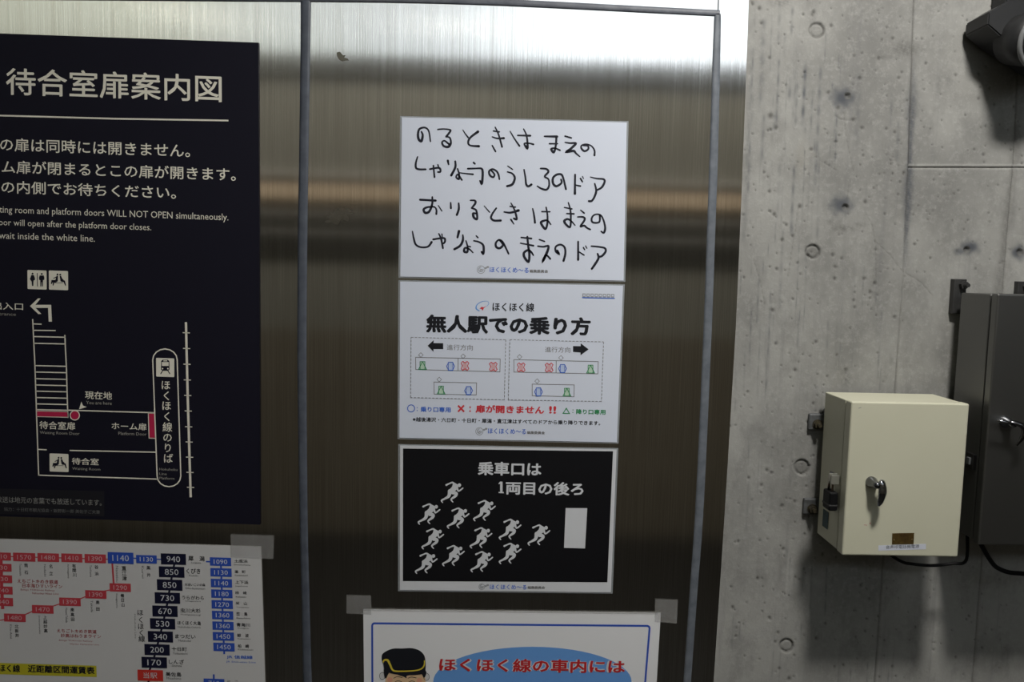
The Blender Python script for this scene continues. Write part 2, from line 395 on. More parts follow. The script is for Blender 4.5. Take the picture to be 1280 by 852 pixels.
CRK = [[(1055, 140), (1058, 170), (1063, 195), (1067, 215)], [(1083, 268), (1091, 285), (1094, 310), (1095, 350)], [(1062, 225), (1059, 250)], [(1095, 303), (1112, 318), (1128, 338), (1150, 352), (1165, 368)],
       [(998, 260), (992, 300), (985, 345)], [(1045, 145), (1052, 149), (1068, 150)], [(942, 325), (950, 350), (956, 380)], [(1025, 200), (1045, 212)]]
def concrete_bay(q, ntop, res=1.35, sides=(0, 0, 0, 0), **kw):
    """q: TL TR BR BL in pixels; sides: sunk margin on left, right, top, bottom"""
    q = [np.array(c, float) for c in q]
    nx = int(max(4, (q[1][0] - q[0][0]) / res)); ny = int((q[3][1] - q[0][1]) / res)
    u = np.linspace(0, 1, nx)[None, :, None]; t = np.linspace(0, 1, ny)[:, None, None]
    px = (q[0] * (1 - u) + q[1] * u) * (1 - t) + (q[3] * (1 - u) + q[2] * u) * t
    X, Y = px[..., 0], px[..., 1]
    h = np.zeros_like(X); st = np.zeros_like(X); di = np.zeros_like(X); pa = np.zeros_like(X)
    wob = 0.0006 * np.sin(X / 37 + Y / 91) + 0.0004 * np.sin(X / 11 + 3 * np.sin(Y / 60))
    h += wob
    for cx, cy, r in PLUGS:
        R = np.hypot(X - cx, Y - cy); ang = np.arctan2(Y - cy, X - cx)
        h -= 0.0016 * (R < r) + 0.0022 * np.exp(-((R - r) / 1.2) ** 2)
        di = np.maximum(di, np.exp(-((R - r) / 1.5) ** 2) * (0.55 + .35 * np.cos(ang - .9))); di = np.maximum(di, (.18 if cy < 100 or cy > 700 else .42) * (R < r))  # plug faces and rims drawn darker, rims most at the lower right
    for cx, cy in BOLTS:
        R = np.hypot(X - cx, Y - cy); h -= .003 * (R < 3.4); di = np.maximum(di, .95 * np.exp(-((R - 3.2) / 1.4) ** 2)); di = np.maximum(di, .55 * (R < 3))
    for cx, cy, rx, ry, a in SMUDGE:
        R = ((X - cx) / rx) ** 2 + ((Y - cy) / ry) ** 2
        st = np.maximum(st, 1.15 * a * np.exp(-(R * (1.0 + .35 * np.sin(X / 2.3) * np.sin(Y / 3.1))) ** 1.4))
    for cx, y0, y1, w, a in streaks:
        lean = (Y - y0) * -0.045; k = np.exp(-(((X - cx - lean) / w) ** 2)) * (Y > y0) * (Y < y1)
        k = k * np.clip((Y - y0) / 6, 0, 1) * np.clip((y1 - Y) / 10, 0, 1) * (0.65 + .35 * np.sin(Y / 3.7 + cx)); st = np.maximum(st, a * k)
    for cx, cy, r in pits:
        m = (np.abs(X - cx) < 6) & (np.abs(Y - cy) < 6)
        R = np.hypot(X[m] - cx, (Y[m] - cy) * .8); g = np.exp(-(R / r) ** 2); h[m] -= .0014 * g; di[m] = np.maximum(di[m], .95 * g)  # pits drawn darker in step with their depth
    for c in CRK:
        sp = np.array(smooth_path(c, 8))
        for a, b in zip(sp[:-1], sp[1:]):
            m = (X > min(a[0], b[0]) - 4) & (X < max(a[0], b[0]) + 4) & (Y > min(a[1], b[1]) - 4) & (Y < max(a[1], b[1]) + 4)
            if not m.any(): continue
            ab = b - a; tt = np.clip(((X[m] - a[0]) * ab[0] + (Y[m] - a[1]) * ab[1]) / (ab @ ab), 0, 1)
            R = np.hypot(X[m] - a[0] - tt * ab[0], Y[m] - a[1] - tt * ab[1]); di[m] = np.maximum(di[m], .5 * np.exp(-(R / .75) ** 2) * (.6 + .4 * np.sin(Y[m] * .9))); h[m] -= .00022 * np.exp(-(R / 1) ** 2)
    # scar, scuffs, and two broad darker patches below the cream box
    n1 = np.sin(X * .9 + np.sin(Y * .7) * 2) * np.sin(Y * 1.1 + X * .35)
    def blob(cx, cy, rx, ry, a):
        R = ((X - cx) / rx) ** 2 + ((Y - cy) / ry) ** 2; return a * np.exp(-R) * (0.6 + .5 * n1).clip(0, 1.2)
    for b in [(1133, 62, 20, 8, .75), (1108, 72, 14, 2.5, .55), (975, 3, 14, 6, .5), (1055, 286, 16, 4, .7), (1040, 278, 6, 4, .5), (1075, 281, 8, 3, .5),
              (1150, 765, 40, 26, .12), (1052, 770, 30, 40, .2)]:
        k = blob(*b); di = np.maximum(di, k); h -= .0007 * k
    k = np.exp(-(((X - 1137 - (Y - 200) * -.045) / (4.5 + 1.5 * np.sin(Y / 17))) ** 2)) * np.clip((Y - 60) / 80, 0, 1) * np.clip((345 - Y) / 60, 0, 1)
    st = np.maximum(st, .9 * k * (0.75 + .25 * n1))
    k = np.exp(-(((X - 1268 + (Y - 200) * .12) / (6 + 2 * np.sin(Y / 13))) ** 2)) * np.clip((Y - 90) / 80, 0, 1) * (Y < 400)
    di = np.maximum(di, .62 * k * (0.75 + .25 * n1))
    uu = np.broadcast_to(u[..., 0], X.shape); tt = np.broadcast_to(t[..., 0], X.shape)
    w = q[1][0] - q[0][0]; hh = q[3][1] - q[0][1]
    for flag, dist in zip(sides, (uu * w, (1 - uu) * w, tt * hh, (1 - tt) * hh)):
        if flag:
            e = np.exp(-(dist / 1.1) ** 2); h = h - .0022 * e * flag; di = np.maximum(di, .85 * e * min(flag, 1) * (0.75 + .25 * n1)); pa = np.maximum(pa, .35 * np.exp(-((dist - 3) / 1.5) ** 2) * (flag > .9))
    fx, fz = _f, None
    v = np.empty(X.shape + (3,)); dd = np.array([_f.x, _f.y, _f.z]); rr = np.array(RT); nn = np.array(DN)
    ray = dd + rr * ((X - 640) / F_PX)[..., None] + nn * ((Y - 426) / F_PX)[..., None]
    tpar = (CAM_D + 0.003 ) / ray[..., 1]
    v[..., 0] = ray[..., 0] * tpar; v[..., 1] = 0.003 - h; v[..., 2] = CAM_Z + ray[..., 2] * tpar
    me = bpy.data.meshes.new('concrete_panel'); N = nx * ny
    me.vertices.add(N); me.vertices.foreach_set('co', v.reshape(-1).astype('f'))
    j, i = np.meshgrid(np.arange(ny - 1), np.arange(nx - 1), indexing='ij'); a = (j * nx + i).ravel()
    quads = np.stack([a, a + nx, a + nx + 1, a + 1], 1).ravel().astype('i'); nf = len(a)
    me.loops.add(nf * 4); me.loops.foreach_set('vertex_index', quads)
    me.polygons.add(nf); me.polygons.foreach_set('loop_start', np.arange(nf, dtype='i') * 4); me.polygons.foreach_set('use_smooth', np.ones(nf, bool))
    me.update(calc_edges=True); me.validate()
    for nm, arr in (('stain', st), ('dark_marks', di), ('pale', pa)):
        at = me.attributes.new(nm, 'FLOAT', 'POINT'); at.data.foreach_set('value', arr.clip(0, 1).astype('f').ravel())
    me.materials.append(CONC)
    o = bpy.data.objects.new('concrete_panel', me); COL.objects.link(o); o.parent = wall
    for k, vv in kw.items(): o[k] = vv
    return o
def J1(y): return 1143 - y * 0.0365 if y < 330 else 1131 - (y - 330) * 0.0725
def J2(y): return float(np.interp(y, [-200, 130, 360, 852, 1000], [1283, 1275, 1253, 1216, 1205]))
def EEo(y): return edge_x(EE, y) - 3
def bays(jl, jr, segs, sides0):
    for (ya, yb, st_, sb) in segs:
        concrete_bay([(jl(ya), ya), (jr(ya), ya), (jr(yb), yb), (jl(yb), yb)], 0, sides=(sides0[0], sides0[1], st_, sb))
bays(EEo, J1, [(-40, 340, 0, 0), (340, 900, 0, 0)], (0, .7))
bays(J1, J2, [(-40, 209.5, 0, 1), (209.5, 470, .6, 0), (470, 900, 0, 0)], (.7, .7))
bays(J2, lambda y: 1345, [(-40, 209.5, 0, 1), (209.5, 470, .6, 0), (470, 900, 0, 0)], (.7, 0))

def slab(name, c0, c1, mat, parent=None, **k): return box(name, c0, c1, mat, parent, **k)
# the rest of this wall, out of the picture
slab('wall_core', (ROOM_L, 0.012, 0), (ROOM_R, 0.16, CEIL_Z), CONC2, wall)
zt = min(P(1100, -40, 0).z, P(1345, -40).z, P(930, -40).z) - .012; zb = max(P(1100, 900, 0).z, P(1345, 900).z) + .012; xr = min(P(1345, -40).x, P(1345, 900).x) - .015; xe = P(930, 0, 0).x
slab('wall_core', (xe, 0.0045, zt - .01), (ROOM_R, 0.0125, CEIL_Z), CONC2, wall)
slab('wall_core', (P(880, 900).x, 0.0045, 0), (ROOM_R, 0.0125, zb), CONC2, wall)
slab('wall_core', (xr, 0.0056, zb - .05), (ROOM_R, 0.0125, zt + .05), CONC2, wall)
slab('wall_core', (ROOM_L, 0.0052, 0), (P(880, 900).x, 0.0125, P(400, 990).z + .01), CONC2, wall)

FLOORM = mottled('dark_floor_tiles', (0.018, 0.017, 0.015), (0.03, 0.028, 0.025), 9, 0.5)
CEILM = mottled('painted_ceiling', (0.30, 0.30, 0.29), (0.34, 0.34, 0.33), 5, 0.8)
OPPM = mottled('olive_painted_wall', (0.20, 0.195, 0.165), (0.25, 0.24, 0.20), 3, 0.7)
DADOM = mottled('brown_wall_dado', (0.16, 0.14, 0.105), (0.21, 0.185, 0.14), 4, 0.6)
WOODM = mottled('pale_timber_rail', (0.80, 0.62, 0.43), (0.86, 0.68, 0.48), 6, 0.5, vs=(1, 1, 14))
DKM = flat('dark_rail', (0.05, 0.048, 0.04)); LINM = flat('pale_metal_strip', (0.75, 0.74, 0.68))
s = slab('floor', (ROOM_L, ROOM_Y - .2, -0.1), (ROOM_R, 0.16, 0.0), FLOORM); s['kind'] = 'structure'
s = slab('ceiling', (ROOM_L, ROOM_Y - .2, CEIL_Z), (ROOM_R, 0.16, CEIL_Z + .1), CEILM); s['kind'] = 'structure'
s = slab('wall_left', (ROOM_L - .12, ROOM_Y - .2, 0), (ROOM_L, 0.16, CEIL_Z), OPPM); s['kind'] = 'structure'
s = slab('wall_right', (ROOM_R, ROOM_Y - .2, 0), (ROOM_R + .12, 0.16, CEIL_Z), OPPM); s['kind'] = 'structure'
s = slab('wall_front', (ROOM_L, ROOM_Y - .15, 0), (ROOM_R, ROOM_Y, WIN_Z0), OPPM); s['kind'] = 'structure'
s = slab('baseboard_front', (ROOM_L, ROOM_Y, 0), (ROOM_R, ROOM_Y + .03, 1.10), DADOM); s['kind'] = 'structure'
for n, (z0, z1, m, dp) in enumerate([(2.40, 2.515, DKM, .03), (1.905, 1.92, LINM, .03), (1.862, 1.90, DKM, .03), (1.782, 1.856, WOODM, .045), (1.716, 1.782, DKM, .02), (1.704, 1.714, LINM, .03),
                                 (1.62, 1.702, DKM, .02), (1.606, 1.615, LINM, .03), (1.48, 1.60, DKM, .02)]):
    s = slab('trim_%d' % (n + 1), (ROOM_L, ROOM_Y, z0), (ROOM_R, ROOM_Y + dp, z1), m); s['kind'] = 'structure'
# clerestory window in the front wall
win = thing('window_1', (0, ROOM_Y - .08, WIN_Z0), kind='structure')
FR = principled('window_frame_metal', (0.45, 0.45, 0.44), .4, .5)
slab('window_frame', (ROOM_L, ROOM_Y - .12, WIN_Z0), (ROOM_R, ROOM_Y - .05, WIN_Z0 + .012), FR, win)
slab('window_frame', (ROOM_L, ROOM_Y - .12, CEIL_Z - .03), (ROOM_R, ROOM_Y - .05, CEIL_Z), FR, win)
def pane_mat(name, t):
    m = bpy.data.materials.new(name); m.use_nodes = True; nt = m.node_tree; nt.nodes.clear()
    o = nt.nodes.new('ShaderNodeOutputMaterial'); a = nt.nodes.new('ShaderNodeBsdfTransparent'); g = nt.nodes.new('ShaderNodeBsdfGlossy'); g.inputs['Roughness'].default_value = .02
    a.inputs[0].default_value = (*t, 1); x = nt.nodes.new('ShaderNodeMixShader'); x.inputs[0].default_value = .05
    nt.links.new(a.outputs[0], x.inputs[1]); nt.links.new(g.outputs[0], x.inputs[2]); nt.links.new(x.outputs[0], o.inputs[0]); return m
TINT = [pane_mat('dimmed_left_pane', (.60, .59, .52)), pane_mat('grey_pane', (.62, .62, .59)), pane_mat('light_pane', (.66, .66, .65)), pane_mat('clear_pane', (.95, .95, .95))]  # unseen panes; left ones tinted to dim the window's reflection in the steel
edges = [ROOM_L, -2.3, -1.5, -0.75, -0.0, 0.75, 1.5, 2.25, ROOM_R]
for k in range(8):
    a, b = edges[k], edges[k + 1]; t = TINT[[0, 0, 1, 2, 3, 3, 3, 3][k]]
    slab('pane', (a, ROOM_Y - .088, WIN_Z0 + .012), (b, ROOM_Y - .084, CEIL_Z - .03), t, win)
    if k: slab('mullion', (a - .012, ROOM_Y - .11, WIN_Z0 + .012), (a + .012, ROOM_Y - .06, CEIL_Z - .03), FR, win)

# pendant downlight, plus three unseen spots added to brighten the window wall
def emis(name, col, st):
    m = bpy.data.materials.new(name); m.use_nodes = True; nt = m.node_tree; nt.nodes.clear()
    o = nt.nodes.new('ShaderNodeOutputMaterial'); e = nt.nodes.new('ShaderNodeEmission'); e.inputs[0].default_value = (*col, 1); e.inputs[1].default_value = st; nt.links.new(e.outputs[0], o.inputs[0]); return m
LENS = emis('lamp_diffuser', (1, .95, .86), 6)
RING = principled('white_lamp_trim', (.7, .7, .7), .4)
for k, (x, y, z, wt, tilt) in enumerate(LAMPS):
    t = thing('ceiling_or_fill_light', (x, y, z), ['round pendant downlight nearest the steel wall', 'leftmost added fill spot brightening the window wall', 'middle added fill spot brightening the window wall', 'right added fill spot brightening the window wall'][k], 'ceiling light', 'ceiling downlights')
    bm = bmesh.new(); tube(bm, [(x + .1 * math.cos(a), y + .1 * math.sin(a), z - .006) for a in [2 * math.pi * i / 32 for i in range(32)]], .012, 8, True); bm_obj('trim_ring', bm, RING, t, True)
    bm = bmesh.new(); cyl(bm, (x, y, z - .001), (x, y, z - .004), .09, n=32); bm_obj('diffuser', bm, LENS, t)
    if True:
        bm = bmesh.new(); cyl(bm, (x, y, z + .001), (x, y, z + (.16 if not tilt else .035)), .108, n=32); bm_obj('lamp_housing', bm, RING, t)
        bm = bmesh.new(); cyl(bm, (x, y, z + (.16 if not tilt else .035)), (x, y, CEIL_Z + (0 if not tilt else .01)), .012, n=12); bm_obj('drop_rod', bm, RING, t)
    ld = bpy.data.lights.new('down_or_fill_bulb', 'AREA'); ld.shape = 'DISK'; ld.size = .16; ld.energy = wt; ld.color = (1, .965, .90)
    lo = bpy.data.objects.new('down_or_fill_bulb', ld); COL.objects.link(lo); lo.location = (0, 0, -.012); lo.parent = t
    t.rotation_euler = (-math.radians(tilt), 0, 0)

# ================================================================== POSTERS
def tape(sh, q, back):
    sh.panel('adhesive_tape', q, back, back + .00025, TAPE, label='translucent tape strip')
def mail_logo(sh, cx, cy, r, bx, by, tx, kx):
    """round grey mark, blue and black lettering at a sheet's foot"""
    sh.put('emblem', [sh.ribbon([(cx + r * math.cos(a), cy + r * math.sin(a)) for a in [2 * math.pi * i / 20 for i in range(20)]], .7, True),
                      sh.ribbon([(cx + r * .6 * math.cos(a), cy - .3 + r * .6 * math.sin(a)) for a in [2 * math.pi * i / 16 for i in range(13)]], .9),
                      sh.ribbon([(cx - r * .3, cy + r * .4), (cx + r * .3, cy - r * .1)], .9), sh.ribbon([(cx - r * .3, cy - r * .2), (cx + r * .2, cy + r * .1)], .8)], LGREY)
    sh.put('emblem', [sh.disc(bx - 1.3, by + .6, 1.6, 1.2, 10), sh.disc(bx + 1.2, by - .6, 1.7, 1.3, 10)], LGREY)
    sh.text('ほくほくめ〜る', *tx, BLUE, 0.018)
    sh.text('編集委員会', *kx, GREY, 0.03)

# --- sheet 1: handwritten
G1 = 'laminated notices in a column on the steel'
def lam(name, q, label, cat='poster', mat=PAPER):
    sh = Sheet(name, q, 0.0006, 0.0006, mat, label, cat, None)
    q = sh.q; c = sum(q) / 4
    qq = [tuple(p + np.sign(p - c) * np.array([2.2, 1.6])) for p in q]
    sh.panel('laminate_film', qq, 0.0003, 0.0006, LAM)
    return sh
s1 = lam('notice', [(502.3, 146.5), (783.5, 153), (779.5, 350.5), (500.3, 345.5)], 'white laminated notice with four handwritten lines in black marker, topmost of the column', 'notice')
SC = 1256 / 140.0
def Z(ox, oy, pts): return [(ox + x / SC, oy + y / SC) for x, y in pts]
A_, B_, C_, D_ = (510, 150), (640, 150), (510, 240), (640, 240)
STROKES = [  # (origin, points, widths)
 (A_, [(150, 130), (165, 170), (150, 235), (120, 215), (112, 160), (125, 105), (165, 85), (205, 90), (235, 130), (252, 240)], [16, 26, 24, 20, 16, 14]),
 (A_, [(335, 105), (400, 100), (465, 108), (475, 125), (430, 185)], [16, 14, 18, 22]), (A_, [(430, 185), (470, 200), (480, 260), (450, 300), (400, 290), (382, 250), (410, 232), (460, 270)], [14, 18, 26, 20, 16, 18]),
 (A_, [(615, 110), (640, 150), (675, 195)], [8, 12, 16]), (A_, [(785, 130), (700, 195), (675, 250), (700, 285), (795, 293)], [26, 20, 20, 16, 24]),
 (A_, [(958, 122), (1025, 132)], [14, 14]), (A_, [(945, 188), (1000, 205), (1075, 203)], [12, 16, 22]), (A_, [(978, 80), (1015, 160), (1055, 300)], [12, 16, 18]), (A_, [(945, 285), (982, 352)], [14, 16]),
 (A_, [(1145, 125), (1195, 210), (1250, 290)], [10, 14, 18]),
 (B_, [(65, 172), (205, 175)], [16, 20]), (B_, [(130, 100), (165, 180), (175, 310), (150, 290), (140, 262), (190, 260), (240, 272)], [12, 18, 24, 16, 14, 18]),
 (B_, [(365, 182), (505, 185)], [16, 24]), (B_, [(420, 265), (510, 265)], [16, 14]), (B_, [(498, 185), (492, 280), (470, 360), (440, 325), (480, 315), (538, 338)], [20, 20, 24, 16, 16]),
 (B_, [(595, 180), (665, 200)], [16, 16]), (B_, [(595, 250), (650, 258), (715, 262), (660, 320), (612, 355), (690, 345), (720, 375), (760, 408)], [12, 18, 24, 22, 26, 18, 12]),
 (B_, [(800, 285), (850, 290), (855, 325), (815, 348), (780, 320), (780, 285), (830, 270), (890, 290), (925, 340), (925, 395)], [14, 18, 20, 14, 14, 20]),
 # line 2
 (A_, [(107, 412), (88, 480), (90, 535), (125, 552), (198, 552)], [14, 20, 20, 18]), (A_, [(245, 550), (330, 535), (360, 545), (362, 580), (335, 582)], [18, 20, 16]), (A_, [(285, 510), (297, 640)], [16, 18]), (A_, [(335, 500), (345, 535)], [14, 14]),
 (A_, [(447, 455), (456, 498)], [22, 14]), (A_, [(530, 462), (530, 530), (485, 620)], [18, 22, 24]), (A_, [(555, 545), (572, 600), (570, 660), (540, 640), (560, 610), (605, 672)], [14, 20, 16, 16]), (A_, [(575, 590), (650, 600), (728, 608)], [10, 14, 18]),
 (A_, [(735, 475), (750, 490)], [16, 18]), (A_, [(672, 545), (760, 542), (825, 545), (838, 600), (828, 712), (808, 680)], [18, 16, 22, 24, 16]),
 (A_, [(935, 565), (970, 610), (955, 640), (920, 620), (910, 575), (945, 550), (990, 570), (1015, 610), (1025, 662)], [16, 18, 20, 18, 18, 16]),
 (A_, [(1118, 515), (1172, 552)], [10, 12]), (A_, [(1115, 580), (1170, 600), (1198, 650), (1170, 720), (1112, 740)], [12, 18, 24, 22]),
 (B_, [(135, 555), (150, 640), (160, 720), (185, 742), (218, 722)], [14, 20, 22]),
 (B_, [(322, 542), (385, 548), (408, 580), (368, 632), (410, 665), (415, 740), (385, 780), (330, 768), (283, 740)], [16, 20, 20, 16, 20, 20, 12]),
 (B_, [(550, 665), (555, 705), (500, 740), (462, 712), (460, 650), (500, 612), (550, 608), (575, 650), (605, 775)], [16, 22, 22, 20, 18]),
 (B_, [(708, 612), (706, 720), (706, 825)], [18, 20, 24]), (B_, [(712, 728), (768, 740)], [14, 16]), (B_, [(768, 655), (790, 692)], [16, 14]), (B_, [(790, 632), (802, 655)], [10, 10]),
 (B_, [(880, 638), (950, 655), (1025, 662), (1038, 695), (1005, 755), (945, 788)], [10, 16, 20, 22, 16]), (B_, [(928, 712), (945, 790), (925, 860), (895, 905), (862, 908)], [14, 22, 20, 20]),
 # line 3
 (C_, [(135, 85), (310, 95)], [20, 22]), (C_, [(272, 55), (272, 130), (240, 215), (195, 232), (175, 195), (215, 170), (290, 165), (318, 195), (318, 245)], [16, 22, 24, 20, 14, 20]), (C_, [(340, 150), (380, 212)], [10, 12]),
 (C_, [(478, 118), (482, 180)], [14, 20]), (C_, [(568, 125), (570, 190), (548, 255)], [16, 22, 22]),
 (C_, [(700, 92), (750, 95), (755, 125), (715, 178)], [14, 18, 22, 18]), (C_, [(715, 180), (765, 205), (775, 300), (740, 285), (730, 240), (765, 240)], [16, 20, 24, 16]),
 (C_, [(855, 155), (915, 225)], [8, 12]), (C_, [(990, 180), (945, 245), (932, 290), (965, 318), (1040, 318)], [16, 20, 20, 22]),
 (C_, [(1145, 160), (1205, 168)], [14, 14]), (C_, [(1078, 222), (1150, 230), (1240, 205)], [14, 20, 26]), (C_, [(1155, 122), (1195, 200), (1220, 300), (1188, 296)], [10, 20, 20]), (C_, [(1155, 308), (1188, 358)], [18, 10]),
 (D_, [(232, 185), (248, 260), (258, 342)], [12, 18, 20]), (D_, [(335, 218), (425, 220)], [14, 14]), (D_, [(383, 170), (398, 260), (395, 360), (372, 412), (325, 345), (360, 320), (400, 320), (435, 362)], [14, 18, 22, 24, 18, 12]),
 (D_, [(588, 172), (672, 188)], [12, 14]), (D_, [(615, 240), (695, 243)], [14, 16]), (D_, [(632, 118), (655, 200), (660, 300), (650, 392), (600, 355), (588, 320), (625, 302), (665, 325), (708, 372)], [12, 18, 20, 24, 18, 10]),
 (D_, [(770, 202), (810, 235)], [12, 16]), (D_, [(738, 278), (800, 280), (815, 310), (770, 382), (810, 375), (840, 400), (878, 418)], [14, 20, 20, 18, 16]),
 (D_, [(985, 255), (978, 335), (905, 338), (895, 290), (930, 252), (990, 255), (1025, 310), (1045, 400), (1030, 455), (1000, 440)], [18, 18, 18, 14, 16, 22, 14]),
 # line 4
 (C_, [(50, 440), (65, 520), (90, 590), (150, 618), (225, 610), (265, 560)], [12, 20, 18, 18, 22]), (C_, [(282, 530), (400, 515), (415, 550), (400, 575)], [18, 20, 18]), (C_, [(345, 465), (370, 520), (392, 628)], [12, 20, 18]), (C_, [(380, 470), (385, 500)], [12, 12]),
 (C_, [(572, 438), (555, 508)], [26, 20]), (C_, [(615, 480), (615, 540), (585, 600), (520, 640)], [14, 24, 24, 22]), (C_, [(650, 545), (668, 610), (665, 670), (630, 665), (640, 625), (690, 640), (728, 678)], [12, 20, 24, 16, 12]), (C_, [(665, 605), (700, 612)], [12, 14]),
 (C_, [(765, 490), (785, 510)], [12, 14]), (C_, [(738, 545), (800, 560), (845, 600), (845, 688), (825, 670)], [14, 18, 24, 18]),
 (C_, [(1030, 540), (1065, 590), (1030, 628), (990, 615), (985, 570), (1020, 535), (1060, 555), (1095, 620), (1128, 690)], [18, 22, 22, 20, 16, 18, 16]),
 (D_, [(103, 508), (218, 520)], [14, 18]), (D_, [(95, 572), (240, 600)], [12, 18]), (D_, [(172, 500), (182, 600), (195, 700), (185, 780), (140, 730), (135, 680), (180, 650), (215, 670), (240, 708)], [18, 22, 24, 24, 20, 14]),
 (D_, [(308, 532), (365, 552)], [14, 14]), (D_, [(290, 605), (350, 612), (408, 605), (395, 670), (345, 775), (380, 705), (430, 748)], [14, 18, 22, 28, 16, 18]),
 (D_, [(508, 655), (525, 690), (490, 660), (492, 610), (545, 588), (590, 620), (598, 690), (578, 770)], [20, 22, 18, 18, 20, 22]),
 (D_, [(742, 555), (742, 660), (742, 758)], [18, 20, 22]), (D_, [(748, 668), (808, 705)], [12, 14]), (D_, [(800, 620), (815, 645)], [12, 12]), (D_, [(825, 602), (840, 630)], [10, 10]),
 (D_, [(890, 605), (970, 612), (1040, 628), (1050, 665), (1010, 715), (975, 725)], [14, 18, 22, 20]), (D_, [(960, 690), (970, 740), (930, 810), (895, 860)], [16, 22, 24, 20]),
]
groups_ = {}
for org, pts, ws in STROKES:
    row = 0 if org in (A_, B_) and max(p[1] for p in pts) < 420 else 1 if org in (A_, B_) else 2 if max(p[1] for p in pts) < 470 else 3
    path = smooth_path(Z(*org, pts), 5); w = np.interp(np.linspace(0, 1, len(path)), np.linspace(0, 1, len(ws)), np.array(ws) / SC * 1.18)
    groups_.setdefault(row, []).append(Sheet.ribbon(path, list(w)))
for r in sorted(groups_): s1.put('handwritten_line', groups_[r], INK)
mail_logo(s1, 601.2, 336.8, 4.8, 608.5, 334.2, (612.2, 333.4, 660.9, 340.3), (662, 336.6, 685, 340.6))

# --- sheet 2: how to board at unstaffed stations
s2 = lam('notice', [(500.2, 351.6), (778.8, 356.8), (771, 552.6), (499.2, 546.8)], 'white laminated boarding guide with train diagrams, middle of the column', 'notice')
K = 4.057
def z2(x, y): return (490 + x / K, 345 + y / K)
s2.text('ほくほく線', 615.7, 377.6, 668, 388.6, BLACK, .02)
s2.text('無人駅での乗り方', 532.8, 392.6, 738.7, 415.4, BLACK, .045)
s2.line('emblem', smooth_path([(610.3, 376.2), (603, 376.6), (596.5, 380.5), (595.3, 385.5), (599.5, 388.6)], 5), [.4, .8, 1.2, 1.8, 1.0], LBLUE)
s2.line('emblem', smooth_path([(609.8, 376.6), (611, 379.5), (608, 383)], 5), [.5, .7, .4], LBLUE)
s2.put('emblem', [([(599.5, 385.6), (602.5, 383), (604, 384), (607.8, 382.3), (604.6, 385.4), (603.5, 388), (601.8, 386)], [tuple(range(7))])], RED)
for k in range(8): s2.rect('train_pictogram', 728 + k * 5.1, 366.6 + k * .09, 732.2 + k * 5.1, 371.8 + k * .09, LGREY, label='small grey pictogram of coupled cars' if k == 0 else 'small grey pictogram car')
s2.line('train_pictogram', [(727.6, 371.8), (768.6, 372.7)], 1.1, BLUE, 2)
for k in range(8): s2.rect('window_mark', 729 + k * 5.1, 367.9 + k * .09, 731.3 + k * 5.1, 369.6 + k * .09, PAPER, 2)
def dashed(sh, q, w=.75, n=2.9, gap=1.7):
    ps = []
    for a, b in zip(q, q[1:] + q[:1]):
        a, b = np.array(a), np.array(b); L = np.hypot(*(b - a)); k = 0
        while k < L: ps.append(sh.ribbon([a + (b - a) * k / L, a + (b - a) * min(k + n, L) / L], w, False, False)); k += n + gap
    sh.put('dashed_frame', ps, GREY)
dashed(s2, [(513.9, 421.4), (632.2, 424.4), (630.5, 499.5), (513.4, 496.6)])
dashed(s2, [(637.4, 424.4), (754.5, 427.1), (751.8, 501.5), (635.4, 499.5)])
def z5(x, y): return (510 + x / 9.47, 420 + y / 9.47)
s2.poly('arrow', [z5(*p) for p in [(232, 113), (303, 47), (303, 81), (417, 83), (417, 153), (302, 152), (302, 185)]], BLACK)
s2.poly('arrow', [z2(*p) for p in [(918, 354), (957, 355), (957, 340), (997, 371), (956, 401), (956, 387), (918, 384)]], BLACK)
s2.text('進行方向', 558.6, 430.2, 591, 437.2, GREY); s2.text('進行方向', 681.5, 433, 713, 440, GREY)
def diamond(c, r=2.9): x, y = c; s2.line('diamond_mark', [(x - r, y), (x, y - r), (x + r, y), (x, y + r)], .6, GREY, closed=True)
def doorX(c):
    x, y = c; s2.poly('door_mark', [(x - 2.4, y - 4.5), (x + 2.4, y - 4.5), (x + 2.4, y + 5.4), (x - 2.4, y + 5.4)], PINK)
    s2.line('door_mark', [(x - 4.8, y - 3.5), (x - 2.6, y - 5.6), (x, y - 3.6), (x + 2.6, y - 5.6), (x + 4.8, y - 3.5), (x + 3, y), (x + 4.8, y + 3.5), (x + 2.8, y + 5.6), (x, y + 3.6), (x - 2.8, y + 5.6), (x - 4.8, y + 3.5), (x - 3, y)], .9, RED, 2, True)
def doorO(c):
    x, y = c; s2.poly('door_mark', [(x - 2, y - 5), (x + 2, y - 5), (x + 2, y + 5), (x - 2, y + 5)], PBLUE)
    s2.line('door_mark', [(x - 5, y), (x - 2.4, y - 5), (x + 2.4, y - 5), (x + 5, y), (x + 2.4, y + 5), (x - 2.4, y + 5)], .9, BLUE, 2, True)
    s2.line('door_mark', [(x - 2.8, y - 5), (x + 2.8, y - 5), (x + 2.8, y + 5.3), (x - 2.8, y + 5.3)], .7, BLUE, 3, True)
def doorA(c):
    x, y = c; s2.poly('door_mark', [(x - 2.6, y - 4.6), (x + 2.6, y - 4.6), (x + 2.9, y + 4.6), (x - 2.9, y + 4.6)], PGREEN)
    s2.line('door_mark', [(x, y - 4.8), (x + 4.9, y + 4.8), (x - 4.9, y + 4.8)], .9, GREEN, 2, True)
    s2.line('door_mark', [(x - 3, y + 5), (x - 3, y - 5), (x + 3, y - 5), (x + 3, y + 5)], .7, GREEN, 3)
s2.line('car_outline', [z5(*p) for p in [(90, 250), (1092, 270), (1088, 422), (92, 394)]], .8, GREY, closed=True); s2.line('car_outline', [z5(593, 262), z5(592, 406)], .8, GREY)
s2.line('car_outline', [z5(*p) for p in [(307, 542), (812, 552), (808, 695), (309, 685)]], .8, GREY, closed=True)
